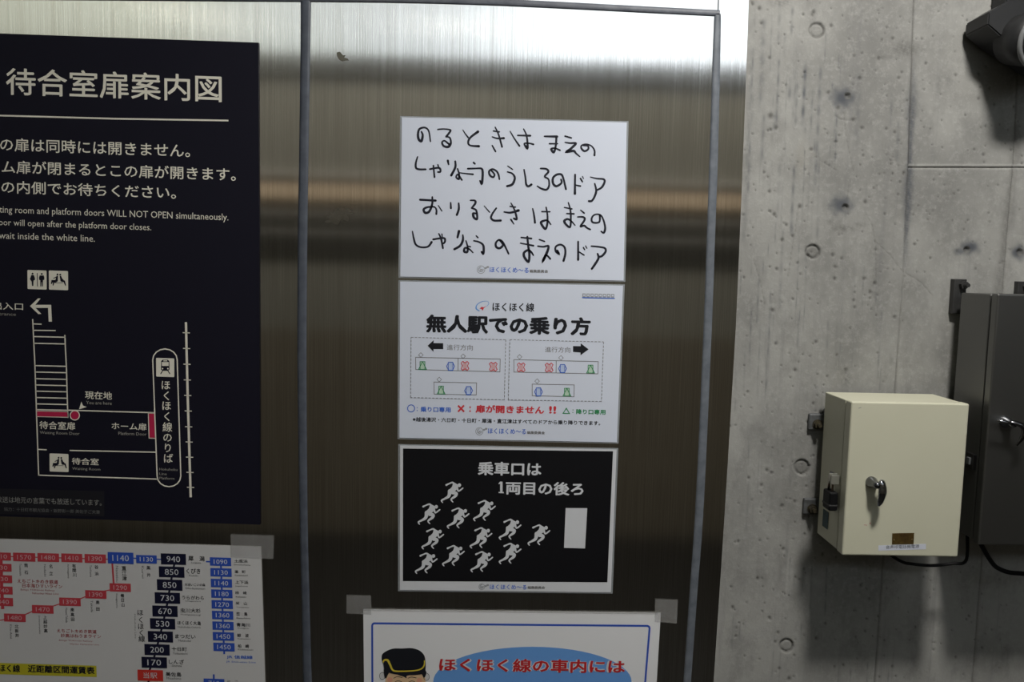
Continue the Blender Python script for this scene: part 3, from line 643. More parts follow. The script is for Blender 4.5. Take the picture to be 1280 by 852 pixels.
s2.line('car_outline', [z2(*p) for p in [(618, 423), (1046, 433), (1044, 495), (618, 486)]], .8, GREY, closed=True); s2.line('car_outline', [z2(833, 429), z2(832, 490)], .8, GREY)
s2.line('car_outline', [z2(*p) for p in [(711, 547), (924, 551), (923, 611), (711, 606)]], .8, GREY, closed=True)
for c in [z5(152, 222), z5(652, 237), z5(370, 512), z2(647, 409), z2(857, 414), z2(736, 532)]: diamond(c)
for c in [z5(172, 347), z5(392, 638), z2(1007, 471), z2(887, 588)]: doorA(c)
for c in [z5(505, 355), z5(718, 643), z2(865, 468), z2(743, 586)]: doorO(c)
for c in [z5(675, 350), z5(1010, 360), z2(655, 462), z2(797, 463)]: doorX(c)
s2.line('circle_mark', [(513.9 + 4.4 * math.cos(a), 510.2 + 4.4 * math.sin(a)) for a in [2 * math.pi * i / 24 for i in range(24)]], 1.1, BLUE, closed=True)
s2.text(':', 521, 508.6, 522, 513.6, BLUE, .02); s2.text('乗り口専用', 525.7, 507.9, 563.4, 514.6, BLUE, .03)
s2.put('cross_mark', [s2.ribbon([(572.6, 506.6), (580.2, 514.4)], 2.2, False, False), s2.ribbon([(580, 506.4), (572.6, 514.4)], 2.2, False, False)], RED)
s2.text(':', 586.8, 507.6, 588.6, 514.8, RED, .03); s2.text('扉が開きません', 594.6, 505.6, 680.4, 515.6, RED, .035); s2.text('!!', 686.5, 507.2, 695.4, 516.6, RED, .03)
s2.line('triangle_mark', [(707.9, 510), (711.8, 516.6), (703.9, 516.4)], 1.1, GREEN, closed=True)
s2.text(':', 715.6, 511.4, 716.8, 516, GREEN, .02); s2.text('降り口専用', 720.3, 511, 757, 517.4, GREEN, .03)
s2.text('※越後湯沢・六日町・十日町・犀潟・直江津はすべてのドアから乗り降りできます。', 516, 521, 750.4, 526.6, BLACK, .02)
mail_logo(s2, 599.2, 538.8, 4.6, 606.5, 536.3, (610, 534.9, 657.6, 541.7), (658.8, 538.4, 681, 542.2))

# --- sheet 3: runners
s3 = lam('notice', [(500, 556.5), (770.8, 561.5), (763.6, 740), (499.8, 737)], 'laminated black notice with white running figures, lowest of the column', 'notice', FWHITE)
s3.poly('black_field', [(503.8, 560.3), (766.3, 563.8), (759.2, 727.4), (503.6, 725.9)], PBLACK)
s3.text('乗車口は', 597.5, 576.5, 677, 593.6, FWHITE, .03, 2); s3.text('両目の後ろ', 632.3, 601.2, 729.8, 617.8, FWHITE, .03, 2)
s3.poly('lettering', [(625.2, 601.6), (628.2, 601.8), (628.2, 614.6), (629.9, 614.7), (629.9, 616.2), (623.3, 616), (623.3, 614.5), (625.2, 614.5), (625.2, 604.2), (623.4, 605), (623.4, 603.6)], FWHITE, 2)
s3.poly('door_symbol', [(707.1, 634.7), (734.1, 634.9), (731.3, 685.1), (705, 684.4)], FWHITE, 2)
def runner(dx, dy):
    def q(x, y): return (520 + x / 12.17 + dx, 595 + y / 12.17 + dy)
    def R(pts, ws):
        path = smooth_path([q(*p) for p in pts], 3); w = np.interp(np.linspace(0, 1, len(path)), np.linspace(0, 1, len(ws)), np.array(ws) / 12.17); out = []
        for i, (a, r) in enumerate(zip(path, w)):
            out.append(Sheet.disc(a[0], a[1], r / 2, None, 10))
            if i:
                b = path[i - 1]; e = (a - b) / (np.hypot(*(a - b)) or 1); n = np.array([-e[1], e[0]]); r0 = w[i - 1]
                out.append(([tuple(b + n * r0 / 2), tuple(a + n * r / 2), tuple(a - n * r / 2), tuple(b - n * r0 / 2)], [(0, 1, 2, 3)]))
        return out
    tor = [q(*p) for p in [(555, 84), (598, 106), (648, 132), (640, 175), (612, 208), (578, 236), (552, 262), (480, 290), (485, 248), (503, 205), (548, 160), (560, 125)]]
    return [(tor, [tuple(range(len(tor)))])] + R([(462, 132), (505, 112), (556, 95), (590, 125)], [30, 20, 26, 30]) + R([(560, 245), (612, 262), (600, 300), (535, 350), (562, 392)], [60, 48, 42, 24, 15]) + \
            R([(515, 225), (500, 300), (440, 340), (388, 368), (406, 400)], [62, 48, 30, 24, 15]) + R([(625, 165), (646, 225), (712, 180)], [30, 24, 20]) + [Sheet.disc(*q(660, 135), 2.1, 2.3, 14)]
for cx, cy in [(318, 298), (195, 413), (350, 435), (490, 395), (215, 545), (472, 540), (627, 495), (780, 525), (180, 675), (325, 635), (476, 667), (627, 623)]:
    s3.put('running_figure', runner((cx - 318) / 4.26, (cy - 298) / 4.26), FWHITE, 2)
mail_logo(s3, 602.2, 732.9, 3.6, 608.4, 731.6, (612.5, 730, 658.3, 736.2), (659.5, 732, 681.3, 735.7))

# --- sheet 4: A3 poster at the foot of the picture
s4 = Sheet('poster', [(454, 761.3), (826, 765.8), (810, 1034), (457, 1030)], 0.0005, 0.0005, PAPER3, 'white poster with blue border, stationmaster and red heading, taped at the bottom of the photo', 'poster')
s4.line('border', [(466.5, 1015), (466, 900), (465.4, 840), (465.2, 781.6), (465.9, 779.7), (467.6, 778.7), (560, 779.6), (640, 780.4), (809.4, 781.9), (811.3, 782.9), (812.0, 784.8), (806.5, 852), (799.5, 930), (793, 1015)], 2.4, FBLUE, label='blue printed border')
n = 60; s4.poly('oval', [(665.5 + 124 * math.cos(2 * math.pi * i / n), 851.5 + 43.5 * math.sin(2 * math.pi * i / n)) for i in range(n)], LBLUE)
tb = ('ほくほく線の車内には', 549.3, 821.8, 781.5, 838.6)
s4.text(*tb, FWHITE, .085, 2, name='lettering_outline'); s4.text(*tb, DRED, .028, 3)
def zc(x, y): return (465 + x / 9.14, 795 + y / 9.14)
def pc(pts, n=5): return [tuple(p) for p in smooth_path([zc(*p) for p in pts], n)]
s4.poly('face', pc([(160, 470), (150, 560), (190, 700), (290, 790), (380, 800), (480, 780), (570, 690), (608, 560), (595, 440), (480, 400), (300, 400), (190, 420)]), SKIN, 2)
for cx_, cy_, k_ in ((118, 452, 4.2), (622, 462, 4.4)):
    s4.put('ear', [Sheet.disc(*zc(cx_, cy_), 3.4, k_, 18)], PAPER2, 1)
    s4.put('ear_outline', [Sheet.ribbon(Sheet.disc(*zc(cx_, cy_), 3.6, k_ + .2, 18)[0], .5, True)], BLACK, 2)
for cx_, cy_ in ((205, 495), (540, 505)): s4.put('cheek', [Sheet.disc(*zc(cx_, cy_), 3.4, 3.2, 16)], BLUSH, 3)
s4.poly('hair', pc([(135, 380), (140, 450), (160, 480), (190, 425), (215, 405), (300, 440), (360, 460), (395, 478), (400, 450), (500, 430), (560, 425), (590, 470), (612, 450), (612, 390), (480, 330), (250, 330)]), BLACK, 4)
s4.poly('cap', pc([(130, 300), (112, 260), (125, 195), (230, 142), (350, 138), (450, 134), (540, 160), (595, 215), (612, 290), (612, 370), (600, 420), (500, 440), (350, 440), (225, 425), (140, 385)]), BLACK, 5)
s4.line('cap_band', smooth_path([zc(*p) for p in [(125, 300), (140, 272), (178, 272), (205, 320), (245, 390), (350, 398), (480, 392), (560, 372), (596, 330), (600, 275)]], 6), [1.2, 2.2, 2.8, 2.4, 1.8, 1.6, 1.6, 1.7, 1.4], GOLD, 6)
s4.put('facial_line', [Sheet.ribbon(smooth_path([zc(*p) for p in c], 4), .7) for c in [[(248, 478), (290, 460), (345, 472)], [(412, 478), (450, 464), (505, 474)], [(265, 520), (300, 505), (340, 520)], [(420, 522), (455, 508), (490, 520)], [(365, 560), (385, 600), (365, 610)], [(300, 660), (380, 690), (460, 655)]]], BLACK, 4)
tape(s4, [(433, 743.5), (463.5, 744.5), (464, 768), (433, 766.5)], .0013)
tape(s4, [(819, 748.5), (847.5, 749.5), (846, 779), (818.5, 777)], .0013)
tape(s4, [(450.5, 760.2), (822, 764.6), (822, 767.4), (450.5, 763)], .0013)

# --- navy waiting-room guide sign
g = Sheet('guide_sign', [(-190, 35), (323, 53.2), (325, 655.5), (-184, 639)], 0.0, 0.003, NAVY, 'large dark navy waiting room door guide sign with white lettering', 'sign')
WH = CREAMW
g.text('待合室扉案内図', 7.4, 84.3, 277, 118.4, WH, .013)
g.line('rule', [(-120, 140), (0, 144.3), (140, 148.2), (285.5, 150.6)], 2.1, WH)
g.text('この扉は同時には開きません。', -17.8, 171.2, 237.6, 188, WH, .012)
g.text('ホーム扉が閉まるとこの扉が開きます。', -36, 198.6, 294.8, 215, WH, .012)
g.text('白線の内側でお待ちください。', -36, 224, 220, 240, WH, .012)
g.text('Waiting room and platform doors WILL NOT OPEN simultaneously.', -19, 256.6, 285.4, 267.6, WH)
g.text('Door will open after the platform door closes.', -9, 273.2, 189, 283.6, WH)
g.text('Please wait inside the white line.', -33, 288.6, 118.6, 297, WH)
def rrect(sh, name, x0, y0, x1, y1, r, mat, layer=1):
    q = sh.rectp(x0, y0, x1, y1); a = [np.array(p) for p in q]; pts = []
    ex = (a[1] - a[0]) / np.hypot(*(a[1] - a[0])); ey = (a[3] - a[0]) / np.hypot(*(a[3] - a[0]))
    for c, s0 in ((a[0] + ex * r + ey * r, 180), (a[1] - ex * r + ey * r, 270), (a[2] - ex * r - ey * r, 0), (a[3] + ex * r - ey * r, 90)):
        for k in range(6): t = math.radians(s0 + 18 * k); pts.append(tuple(c + ex * r * math.cos(t) + ey * r * math.sin(t)))
    return sh.poly(name, pts, mat, layer)
rrect(g, 'pictogram', 34.2, 337.2, 58.2, 361, 1.2, WH); rrect(g, 'pictogram', 61, 337.8, 85, 361.8, 1.2, WH)
def zi(x, y): return (25 + x / 10.65, 330 + y / 10.65)
def pl(pts): q = [zi(*p) for p in pts]; return (q, [tuple(range(len(q)))])
g.put('person_symbol', [Sheet.disc(*zi(167, 127), 1.2, 1.2, 12), pl([(150, 145), (185, 145), (200, 190), (196, 215), (182, 215), (180, 235), (178, 290), (160, 290), (156, 235), (148, 222), (132, 200)])], NAVY, 2)
g.put('person_symbol', [Sheet.disc(*zi(289, 130), 1.2, 1.2, 12), pl([(262, 150), (316, 150), (325, 180), (322, 210), (306, 212), (306, 296), (292, 296), (290, 240), (286, 240), (283, 296), (270, 296), (270, 212), (256, 210), (253, 180)])], NAVY, 2)
g.line('divider', [zi(229, 118), zi(231, 297)], .9, NAVY, 2)
def waiting(ox, oy, sc=1.0):
    def w(x, y): return (ox + (x - 512) / 10.65 * sc, oy + (y - 210) / 10.65 * sc)
    R = lambda pts, ws: Sheet.ribbon([w(*p) for p in pts], [k / 10.65 * sc for k in ws], False, False)
    g.put('person_symbol', [Sheet.disc(*w(500, 137), 1.2 * sc, 1.2 * sc, 12), Sheet.disc(*w(536, 140), 1.2 * sc, 1.2 * sc, 12),
        R([(497, 155), (485, 230)], [20, 36]), R([(490, 225), (430, 225), (418, 262)], [30, 26, 14]), R([(480, 235), (450, 240), (440, 285)], [22, 20, 12]), R([(490, 170), (445, 190)], [12, 10]),
        R([(538, 158), (558, 225)], [20, 34]), R([(550, 222), (590, 228), (608, 285)], [26, 22, 12]), R([(470, 248), (570, 248)], [6, 6]), R([(545, 180), (580, 215)], [10, 10])], NAVY, 2)
waiting(73, 349.7)
g.poly('arrow', [zi(*p) for p in [(133, 558), (240, 455), (275, 457), (205, 541), (415, 541), (425, 765), (382, 765), (373, 582), (208, 582), (285, 662), (245, 665)]], WH)
g.text('出入口', -9, 377.2, 28.8, 386.4, WH, .01); g.text('Entrance', -9, 389.8, 19.8, 393.6, DIMW)
g.line('plan_line', [(40.8, 398.6), (43.6, 456), (45.6, 515), (48.3, 594)], 1.5, WH)
g.line('plan_line', [(81, 418.3), (83, 460), (84.8, 522)], 1.5, WH)
for y, x1 in [(404.6, 52), (412.6, 69.5)]: g.line('stair_line', [(41, y), (x1, y + .4)], 1.4, WH)
for y in [420.4, 428.8, 456.7, 464.7, 473, 480.9, 488.6, 496.6, 504.5, 511.7]:
    g.line('stair_line', [(41.5 + (y - 420) * .042, y), (81.3 + (y - 420) * .038, y + .9)], 1.4, WH)
g.poly('door_bar', [(45.7, 513), (84.6, 514.2), (84.9, 521.8), (46, 520.8)], WH); g.poly('door_bar', [(46.3, 513.8), (84, 514.8), (84.2, 520.8), (46.5, 520)], CRIM, 2, label='crimson door bar')
g.put('location_dot', [Sheet.disc(93.5, 518.9, 6.4)], WH, 3); g.put('location_dot', [Sheet.disc(93.5, 518.9, 5.2)], CRIM, 4, label='crimson location dot')
g.poly('pointer', [(98.8, 511.4), (101.7, 501.7), (103.8, 506.7), (108.3, 508.4)], WH, 3)
g.text('現在地', 106.2, 488.5, 140, 498.4, WH, .012); g.text('You are here', 107.6, 500.8, 139.6, 504.8, DIMW)
g.line('plan_line', [(84.5, 512.4), (193.6, 515.6)], 1.5, WH)
g.poly('door_bar', [(184.9, 515.4), (194, 515.7), (195, 548.2), (185.8, 547.8)], WH); g.poly('door_bar', [(186, 516.6), (193, 516.8), (193.9, 547), (186.9, 546.8)], CRIM, 2, label='crimson platform door bar')
g.text('ホーム扉', 139.4, 527.4, 183.2, 536.4, WH, .012); g.text('Platform Door', 148, 539.4, 183.2, 543.2, DIMW)
g.text('待合室扉', 49.2, 525.8, 94, 535.8, WH, .012); g.text('Waiting Room Door', 49.8, 538.4, 99.4, 543, DIMW)
g.line('plan_line', [(48, 561.4), (58.4, 561.9)], 1.5, WH); g.line('plan_line', [(87, 562.7), (195.4, 564.9)], 1.5, WH); g.line('plan_line', [(47.6, 593.6), (196, 598.5)], 1.5, WH)
rrect(g, 'pictogram', 61.9, 566.4, 85.6, 589, 1.2, WH); waiting(74.4, 578.3, .95)
g.text('待合室', 89.8, 571.6, 123.4, 580.2, WH, .012); g.text('Waiting Room', 90.3, 583.6, 125.4, 587.8, DIMW)
cap = []
for k in range(9): t = math.pi + math.pi / 8 * k; cap.append((206.2 + 15.3 * math.cos(t), 449.5 + 13.6 * math.sin(t)))
for k in range(9): t = math.pi / 8 * k; cap.append((211.2 + 14.8 * math.cos(t), 594.8 + 13.2 * math.sin(t)))
g.line('platform_outline', cap, 1.5, WH, 4, closed=True)
g.poly('platform_field', cap, NAVY, 3)
rrect(g, 'pictogram', 195.1, 447, 217.8, 470.4, 1.0, WH, 4)
def zt_(x, y): return (180 + x / 4.486, 430 + y / 4.486)
def ptr(pts): q = [zt_(*p) for p in pts]; return (q, [tuple(range(len(q)))])
g.put('train_symbol', [ptr([(96, 95), (104, 87), (134, 87), (142, 95), (143, 142), (136, 149), (103, 149), (95, 142)]), Sheet.ribbon([zt_(104, 149), zt_(93, 167)], 1.1, False, False), Sheet.ribbon([zt_(134, 149), zt_(146, 167)], 1.1, False, False)], NAVY, 5)
g.put('train_symbol', [ptr([(100, 100), (138, 100), (138, 122), (101, 122)]), ptr([(109, 91), (130, 91), (130, 96), (109, 96)]), Sheet.disc(*zt_(104, 137), 1, 1, 10), Sheet.disc(*zt_(134, 137), 1, 1, 10)], WH, 6)
g.vtext('ほくほく線のりば', [(207.4, 481.2), (208, 494.4), (208.3, 507), (208.6, 520.4), (209.3, 533.5), (209.4, 546.8), (209.8, 559.6), (210.6, 572.4)], 12.4, WH, .012, 5)
g.text('Hokuhoku', 199.2, 584.4, 221.8, 587.6, DIMW, 0, 5); g.text('Line', 199.2, 590.2, 208.4, 593.4, DIMW, 0, 5); g.text('Platform', 199.2, 595.6, 218, 598.8, DIMW, 0, 5)
g.line('track_line', [(232.4, 402.5), (234.6, 495), (238.4, 621.2)], 2.9, WH)
for y in [415.6, 435.2, 454.9, 474.5, 493.9, 513.3, 533, 552, 571, 590, 608.7]:
    x = np.interp(y, [402.5, 495, 621], [232.4, 234.6, 238.4]); g.line('track_sleeper', [(x - 4.4, y), (x + 4.6, y + .3)], 1.2, WH)
g.poly('notice_strip', [(-60, 609), (130.2, 613.6), (130.4, 645.2), (-60, 641)], flat('dull_black_strip', (.016, .016, .021), .4), 1, label='small dull black strip notice')
g.text('駅の放送は地元の言葉でも放送しています。', -20, 619.4, 127, 627.2, flat('faded_lettering', (.28, .28, .27)), .005, 2)
g.text('協力：十日町市観光協会・飯野彰一郎 美佐子ご夫妻', 5, 633.6, 124.8, 638.2, flat('faint_lettering', (.17, .17, .17)), 0, 2)

# --- fare chart
f = Sheet('fare_chart', [(-190, 668), (326.2, 683), (336, 1000), (-180, 985)], 0.0005, 0.0008, PAPER2, 'white railway fare chart with red, blue and black price boxes under the navy sign', 'poster')
def fare(txt, x0, y0, x1, y1, mat, tc=FWHITE):
    f.rect('fare_box', x0, y0, x1, y1 - .4, mat, 2)
    w = (x1 - x0); h = y1 - y0; k = (.64 if len(txt) == 4 else .54); m = (1 - k) / 2
    f.text(txt, x0 + w * m, y0 + h * .24, x1 - w * m, y1 - h * .24, tc, 0, 3)
for a in [('1610', -14, 689.7, 13.6, 700), ('1630', -14, 703.8, 14.3, 713.8), ('1730', -13, 718.1, 15, 728), ('1740', -12, 732.2, 15.6, 742.4), ('1840', -12, 746.3, 16.2, 756.9),
          ('1570', 16.2, 690.3, 44, 701.4), ('1480', 46.7, 690.8, 73.7, 701.9), ('1410', 76.5, 691.3, 102.7, 702.4), ('1390', 105.6, 692, 132.2, 703.4),
          ('1290', 136.9, 728.5, 163.4, 739.2), ('1390', 106.4, 737.2, 132.8, 747.8), ('1390', 73.9, 746.4, 100.7, 757), ('1470', 39.9, 755.7, 66.7, 766.4), ('1480', 4.9, 766.3, 31.9, 776.8)]: fare(*a, FRED, PINK)
fare('1140', 134.5, 689.6, 166.7, 704.2, FBLUE); fare('1130', 170, 693.2, 195.8, 703.8, FBLUE)
for a in [('940', 200.9, 691.2, 232.2, 705.4), ('850', 198.5, 707.4, 230.3, 721.3), ('850', 196, 723.6, 227.7, 737.6), ('730', 193.3, 739.8, 224.9, 754), ('670', 190.3, 756.3, 221.8, 770.4), ('530', 187.4, 772.2, 218.8, 786),
          ('340', 184.7, 788.2, 216, 802.2), ('200', 180.4, 804.4, 211.9, 818.6), ('170', 176.8, 820.4, 208.5, 834.4)]: fare(*a, FNAVY)
fare('当駅', 171.8, 836.4, 203.7, 850.6, flat('station_red', (.62, .04, .03)))
yb_ = [(262.3, 696.1), (262.9, 709.5), (263.4, 722.9), (263.9, 736.2), (264.4, 749.6), (264.9, 762.9), (265.4, 776.2), (265.9, 789.4), (266.6, 802.7)]
for t_, (x, y) in zip(['1090', '1130', '1140', '1180', '1270', '1360', '1360', '1450', '1450'], yb_): fare(t_, x, y, x + 26.5, y + 10.9, FBLUE)
fare('710', 254.5, 847.6, 280.4, 859, FBLUE)
f.line('route_line', [(1.2, 695), (2, 730), (3.4, 761)], 4, FRED, 1); f.line('route_line', [(10, 695.2), (136, 698.6)], 1.3, FRED)
f.line('route_line', [(140.3, 703), (142.2, 730)], 2.2, FRED); f.line('route_line', [(-6, 776), (14, 772.5), (30, 768.5), (42, 763), (64, 758), (76, 754), (98, 749), (110, 744), (130, 738.5), (140, 736.5)], 1.3, FRED)
f.line('route_line', [(164, 697.2), (206, 699)], 1.5, FBLUE); f.line('route_line', [(257.5, 701.6), (266, 701.8)], 1.8, FBLUE)
f.line('route_line', [(276, 702), (278.8, 780), (280.3, 817.2)], 2.3, FBLUE); f.line('route_line', [(267.2, 842.4), (267.3, 852)], 2.3, FBLUE)
f.line('route_line', [(219, 699), (214.5, 722), (208, 760), (201, 790), (192.5, 822), (187, 837), (184, 870)], 2.6, FNAVY)
NM = [('犀　潟', 235.2, 694.3, 255.6, 700.6, 'Saigata', 238.6, 701.8, 251.4, 704.2), ('くびき', 232.9, 710, 250.4, 716.6, 'Kubiki', 236.4, 717.7, 247.4, 720), ('大池いこいの森', 230.8, 728.4, 256.6, 731.9, 'Oike-Ikoinomori', 231.5, 733.6, 256.2, 736),
      ('うらがわら', 227.5, 743.8, 254.7, 748.8, 'Uragawara', 231.6, 749.8, 251, 752), ('虫川大杉', 225.2, 759.6, 250.8, 765.2, 'Mushigawaosugi', 225.8, 766.6, 250.8, 769), ('ほくほく大島', 221.6, 775.4, 251.2, 780.4, 'Hokuhoku-Oshima', 222.2, 782, 250.8, 784.2),
      ('まつだい', 218.9, 792.2, 244.4, 797.4, 'Matsudai', 222.8, 798.8, 238.6, 801.4), ('十日町', 214.5, 808, 233.5, 813.2, 'Tokamachi', 216, 814.6, 234.4, 817.4), ('しんざ', 211, 823.6, 230, 829.2, 'Shinza', 214.8, 830, 227, 832.8), ('美佐島', 207, 839.4, 226.6, 845, 'Misashima', 208, 845.8, 226.6, 848.6),
      ('土底浜', 292.6, 698.8, 309.5, 702.8, 'Dosokohama', 292.6, 704.3, 313, 706.2), ('潟　町', 293.2, 712, 306.9, 715.9, 'Katamachi', 293.4, 717.5, 309.8, 719.4), ('上下浜', 293.8, 725, 310.4, 729.3, 'Jogehama', 294, 731.2, 309.8, 733.2),
      ('柿　崎', 294, 738.4, 308.2, 742.6, 'Kakizaki', 294.8, 744.5, 307.5, 746.4), ('米　山', 294.6, 751.4, 308.7, 755.6, 'Yoneyama', 295.2, 757.6, 311.4, 759.5), ('笠　島', 295.4, 764.5, 309.2, 769, 'Kasashima', 295.6, 771, 313, 772.9),
      ('青海川', 295.5, 778, 312.3, 782.8, 'Oumigawa', 296.8, 783.8, 310.8, 785.8), ('鯨　波', 296.5, 791.4, 311, 795.9, 'Kujiranami', 297, 797, 313, 799), ('柏　崎', 297.2, 804.7, 311.2, 809.3, 'Kashiwazaki', 297.4, 810.3, 316.4, 812.3)]
for jp, a, b, c, d, en, e, g2, h2, i2 in NM:
    f.put('station_name', [f.tx(jp, a, b, c, d, .018)], BLACK); f.put('station_name', [f.tx(en, e, g2, h2, i2, .012)], GREY)
f.text('JR 信越線', 283.2, 818.2, 315.8, 823.3, BLUE, .02); f.text('JR Shin-etsu Line', 282.6, 825.4, 319.8, 828.2, BLUE)
f.put('station_name', [f.tx('塩　沢', 283.7, 849.2, 297.4, 857)], GREY)
def vn(s_, x, y, dy, size, en=None, dx=.3): 
    f.vtext(s_, [(x + dx * k, y + dy * k) for k in range(len(s_))], size, BLACK, .015)
    if en: f.text(en, x - size * 1.75, y - size * .5, x - size * 1.2, y + dy * (len(s_) - 1) + size * .8, GREY, .01, 1, True)
for a in [('筒石', 32.6, 706.4, 8.8, 5, 'Tsutsuishi'), ('名立', 63.5, 707.5, 8.8, 5, 'Nadachi'), ('有間川', 92.5, 707, 5.7, 5.2, 'Arimagawa'), ('谷浜', 120.6, 708.4, 8.5, 5, 'Tanihama'), ('直江津', 155, 709.8, 6.4, 6, 'Naoetsu'), ('黒井', 185.6, 709.4, 9, 5, 'Kuroi'),
          ('春日山', 153, 744, 5.8, 5, 'Kasugayama'), ('高田', 122, 752.5, 8.5, 5, 'Takada'), ('南高田', 90.3, 761.8, 6, 5, 'Minami-Takada'), ('上越妙高', 56.3, 771.2, 5.6, 5, 'Joetsumyoko'), ('北新井', 20.8, 782.6, 5.6, 5, 'Kita-Arai')]: vn(*a)
f.vtext('ほくほく線', [(175.5, 765.4), (175.8, 774.4), (176.2, 782.7), (176.6, 790.6), (177.2, 798)], 8.2, BLACK, .01); f.text('Hokuhoku Line', 167.6, 767, 169.8, 797.6, GREY, 0, 1, True)
f.text('えちごトキめき鉄道', 21.8, 723.2, 72.6, 728.2, REDT, .015); f.text('日本海ひすいライン', 27.8, 728.9, 77.8, 733.9, REDT, .015)
f.text('Echigo TOKImeki Railway', 25.8, 735.5, 68.5, 738.1, REDT); f.text('Nihonkai Hisui Line', 40.2, 739.8, 73.2, 742.2, REDT)
f.text('えちごトキめき鉄道', 71.2, 785.4, 120.6, 790.2, REDT, .015); f.text('妙高はねうまライン', 75.8, 791.4, 126.2, 796.2, REDT, .015)
f.text('Echigo TOKImeki Railway', 73.8, 799, 115.6, 801.2, REDT); f.text('Myoko Haneuma Line', 87.5, 803.6, 123.8, 805.8, REDT)
f.rect('title_band', -60, 826.4, 120.5, 840.6, YEL, label='yellow title band')
f.text('ほくほく線', -20, 829.2, 25, 838.6, BLACK, .03, 2); f.text('近距離区間運賃表', 34.5, 830.6, 118.2, 840, BLACK, .03, 2)
tape(f, [(288, 667.5), (342, 669.5), (341.5, 698.5), (288.5, 696.5)], .0018)

# scraps and smears on the steel (parts of the wall)
def onwall(name, pts, mat, d=.0004, **k):
    V = [P(x, y, d) for x, y in pts] + [P(x, y, -.0001) for x, y in pts]; m = len(pts)
    Fc = [tuple(range(m))[::-1]] + [(i, (i + 1) % m, m + (i + 1) % m, m + i) for i in range(m)]
    return obj(name, V, Fc, mat, wall, **k)
def z7(x, y): return (340 + x / 9.14, y / 9.14)
onwall('sticker_scrap', [z7(*p) for p in [(738, 600), (775, 590), (812, 632), (842, 628), (820, 655), (862, 668), (880, 690), (850, 688), (800, 700), (765, 680), (742, 640)]], STICK, label='torn scrap of old sticker')
for cx, cy, rx, ry, k in [(424, 270, 20, 11, 9), (421, 268, 11, 8, 7)]:
    pts = [(cx + rx * math.cos(a) * (0.75 + .3 * math.sin(k * a)), cy + ry * math.sin(a) * (0.75 + .3 * math.cos((k - 2) * a)) - .25 * rx * math.cos(a)) for a in [2 * math.pi * i / 26 for i in range(26)]]
    onwall('adhesive_smear', pts, RESID, .0002 + .0001 * k / 9)

# ================================================================== CREAM BOX
BX, BZ, BD, BW, BH, BDp = 0.4415, CAM_Z - 0.1548, 0.0963, 0.1475, 0.1955, 0.0815
x0, x1, z1, z0, yb, yf = BX, BX + BW, BZ, BZ - BH, -(BD - BDp), -BD
cb = thing('control_box', ((x0 + x1) / 2, yb, z0), 'cream metal control box with chrome handle, on brackets on the concrete', 'metal box')
ysp = yf + .017
box('body', (x0 + .0008, yb, z0 + .0012), (x1 - .0008, ysp + .0015, z1 - .0008), CREAM, cb, .0012)
box('gasket', (x0 + .003, ysp + .0016, z0 + .004), (x1 - .003, ysp - .001, z1 - .003), GASK, cb)
box('door', (x0, ysp, z0), (x1, yf, z1), CREAM, cb, .0022, 3)
dr = [o for o in cb.children if o.name.startswith('door')][0]
# handle: escutcheon, spindle, drooping lever
hc = P(1089, 602, BD)
bm = bmesh.new()
prof = [(0.0, .0072), (.003, .0072), (.005, .0066), (.009, .0052), (.013, .0046), (.016, .0044), (.019, .0030), (.0195, 0.0001)]
rings = [[bm.verts.new((hc.x + r * math.cos(2 * math.pi * i / 24), yf - a, hc.z + r * math.sin(2 * math.pi * i / 24))) for i in range(24)] for a, r in prof]
for A, B in zip(rings, rings[1:]):
    for i in range(24): bm.faces.new((A[i], A[(i + 1) % 24], B[(i + 1) % 24], B[i]))
DCHR = principled('shaded_chrome', (0.17, 0.175, 0.19), 0.16, 1.0)
h = bm_obj('handle', bm, DCHR, cb, True, label='chrome door handle')
bm = bmesh.new()
sp = [(hc.x + .0035, yf - .0135, hc.z + .0045), (hc.x + .0055, yf - .0155, hc.z + .0025), (hc.x + .0066, yf - .017, hc.z - .005), (hc.x + .0062, yf - .017, hc.z - .013), (hc.x + .0050, yf - .016, hc.z - .021), (hc.x + .0036, yf - .015, hc.z - .0265)]
sp = [tuple(p) for p in smooth_path(sp, 5)]
tube(bm, sp, list(np.interp(np.linspace(0, 1, len(sp)), [0, .15, .5, .8, 1], [.0030, .0050, .0056, .0040, .0012])), 14, flat_=.75)
bm_obj('lever', bm, CHROME, h, True, label='chrome lever')
# hasp on the side, with the padlock hanging in it
hz = P(1042, 597, BD - .03).z; ym = ysp
box('hasp', (x0 - .0016, ym + .003, hz - .005), (x0, ym + .030, hz + .005), CHROME, cb, .0006)
bm = bmesh.new(); bevel_box(bm, (x0 - .011, ym + .0095, hz - .0065), (x0, ym + .0115, hz + .0065), .0005); bevel_box(bm, (x0 - .011, ym - .0095 + .012, hz - .006), (x0 - .0002, ym - .0075 + .012, hz + .006), .0005)
bm_obj('hasp_eye', bm, principled('bright_zinc', (.55, .55, .50), .35, .8), cb)
pd = thing('padlock', (x0 - .0075, ym + .009, hz - .034), 'small black-bodied padlock hanging from the hasp on the cream box', 'padlock')
cx, cy = x0 - .0075, ym + .011
bm = bmesh.new(); bevel_box(bm, (cx - .0055, cy - .0115, hz - .0400), (cx + .0055, cy + .0100, hz - .0155), .0022, 3); bm_obj('lock_body', bm, DPLAST, pd, False)
bm = bmesh.new(); sh_ = [(cx, cy - .0055, hz - .017), (cx, cy - .0055, hz - .004)] + [(cx, cy + .0055 * math.cos(a), hz - .003 + .0055 * math.sin(a)) for a in [math.pi - math.pi * i / 10 for i in range(11)]] + [(cx, cy + .0055, hz - .004), (cx, cy + .0055, hz - .017)]
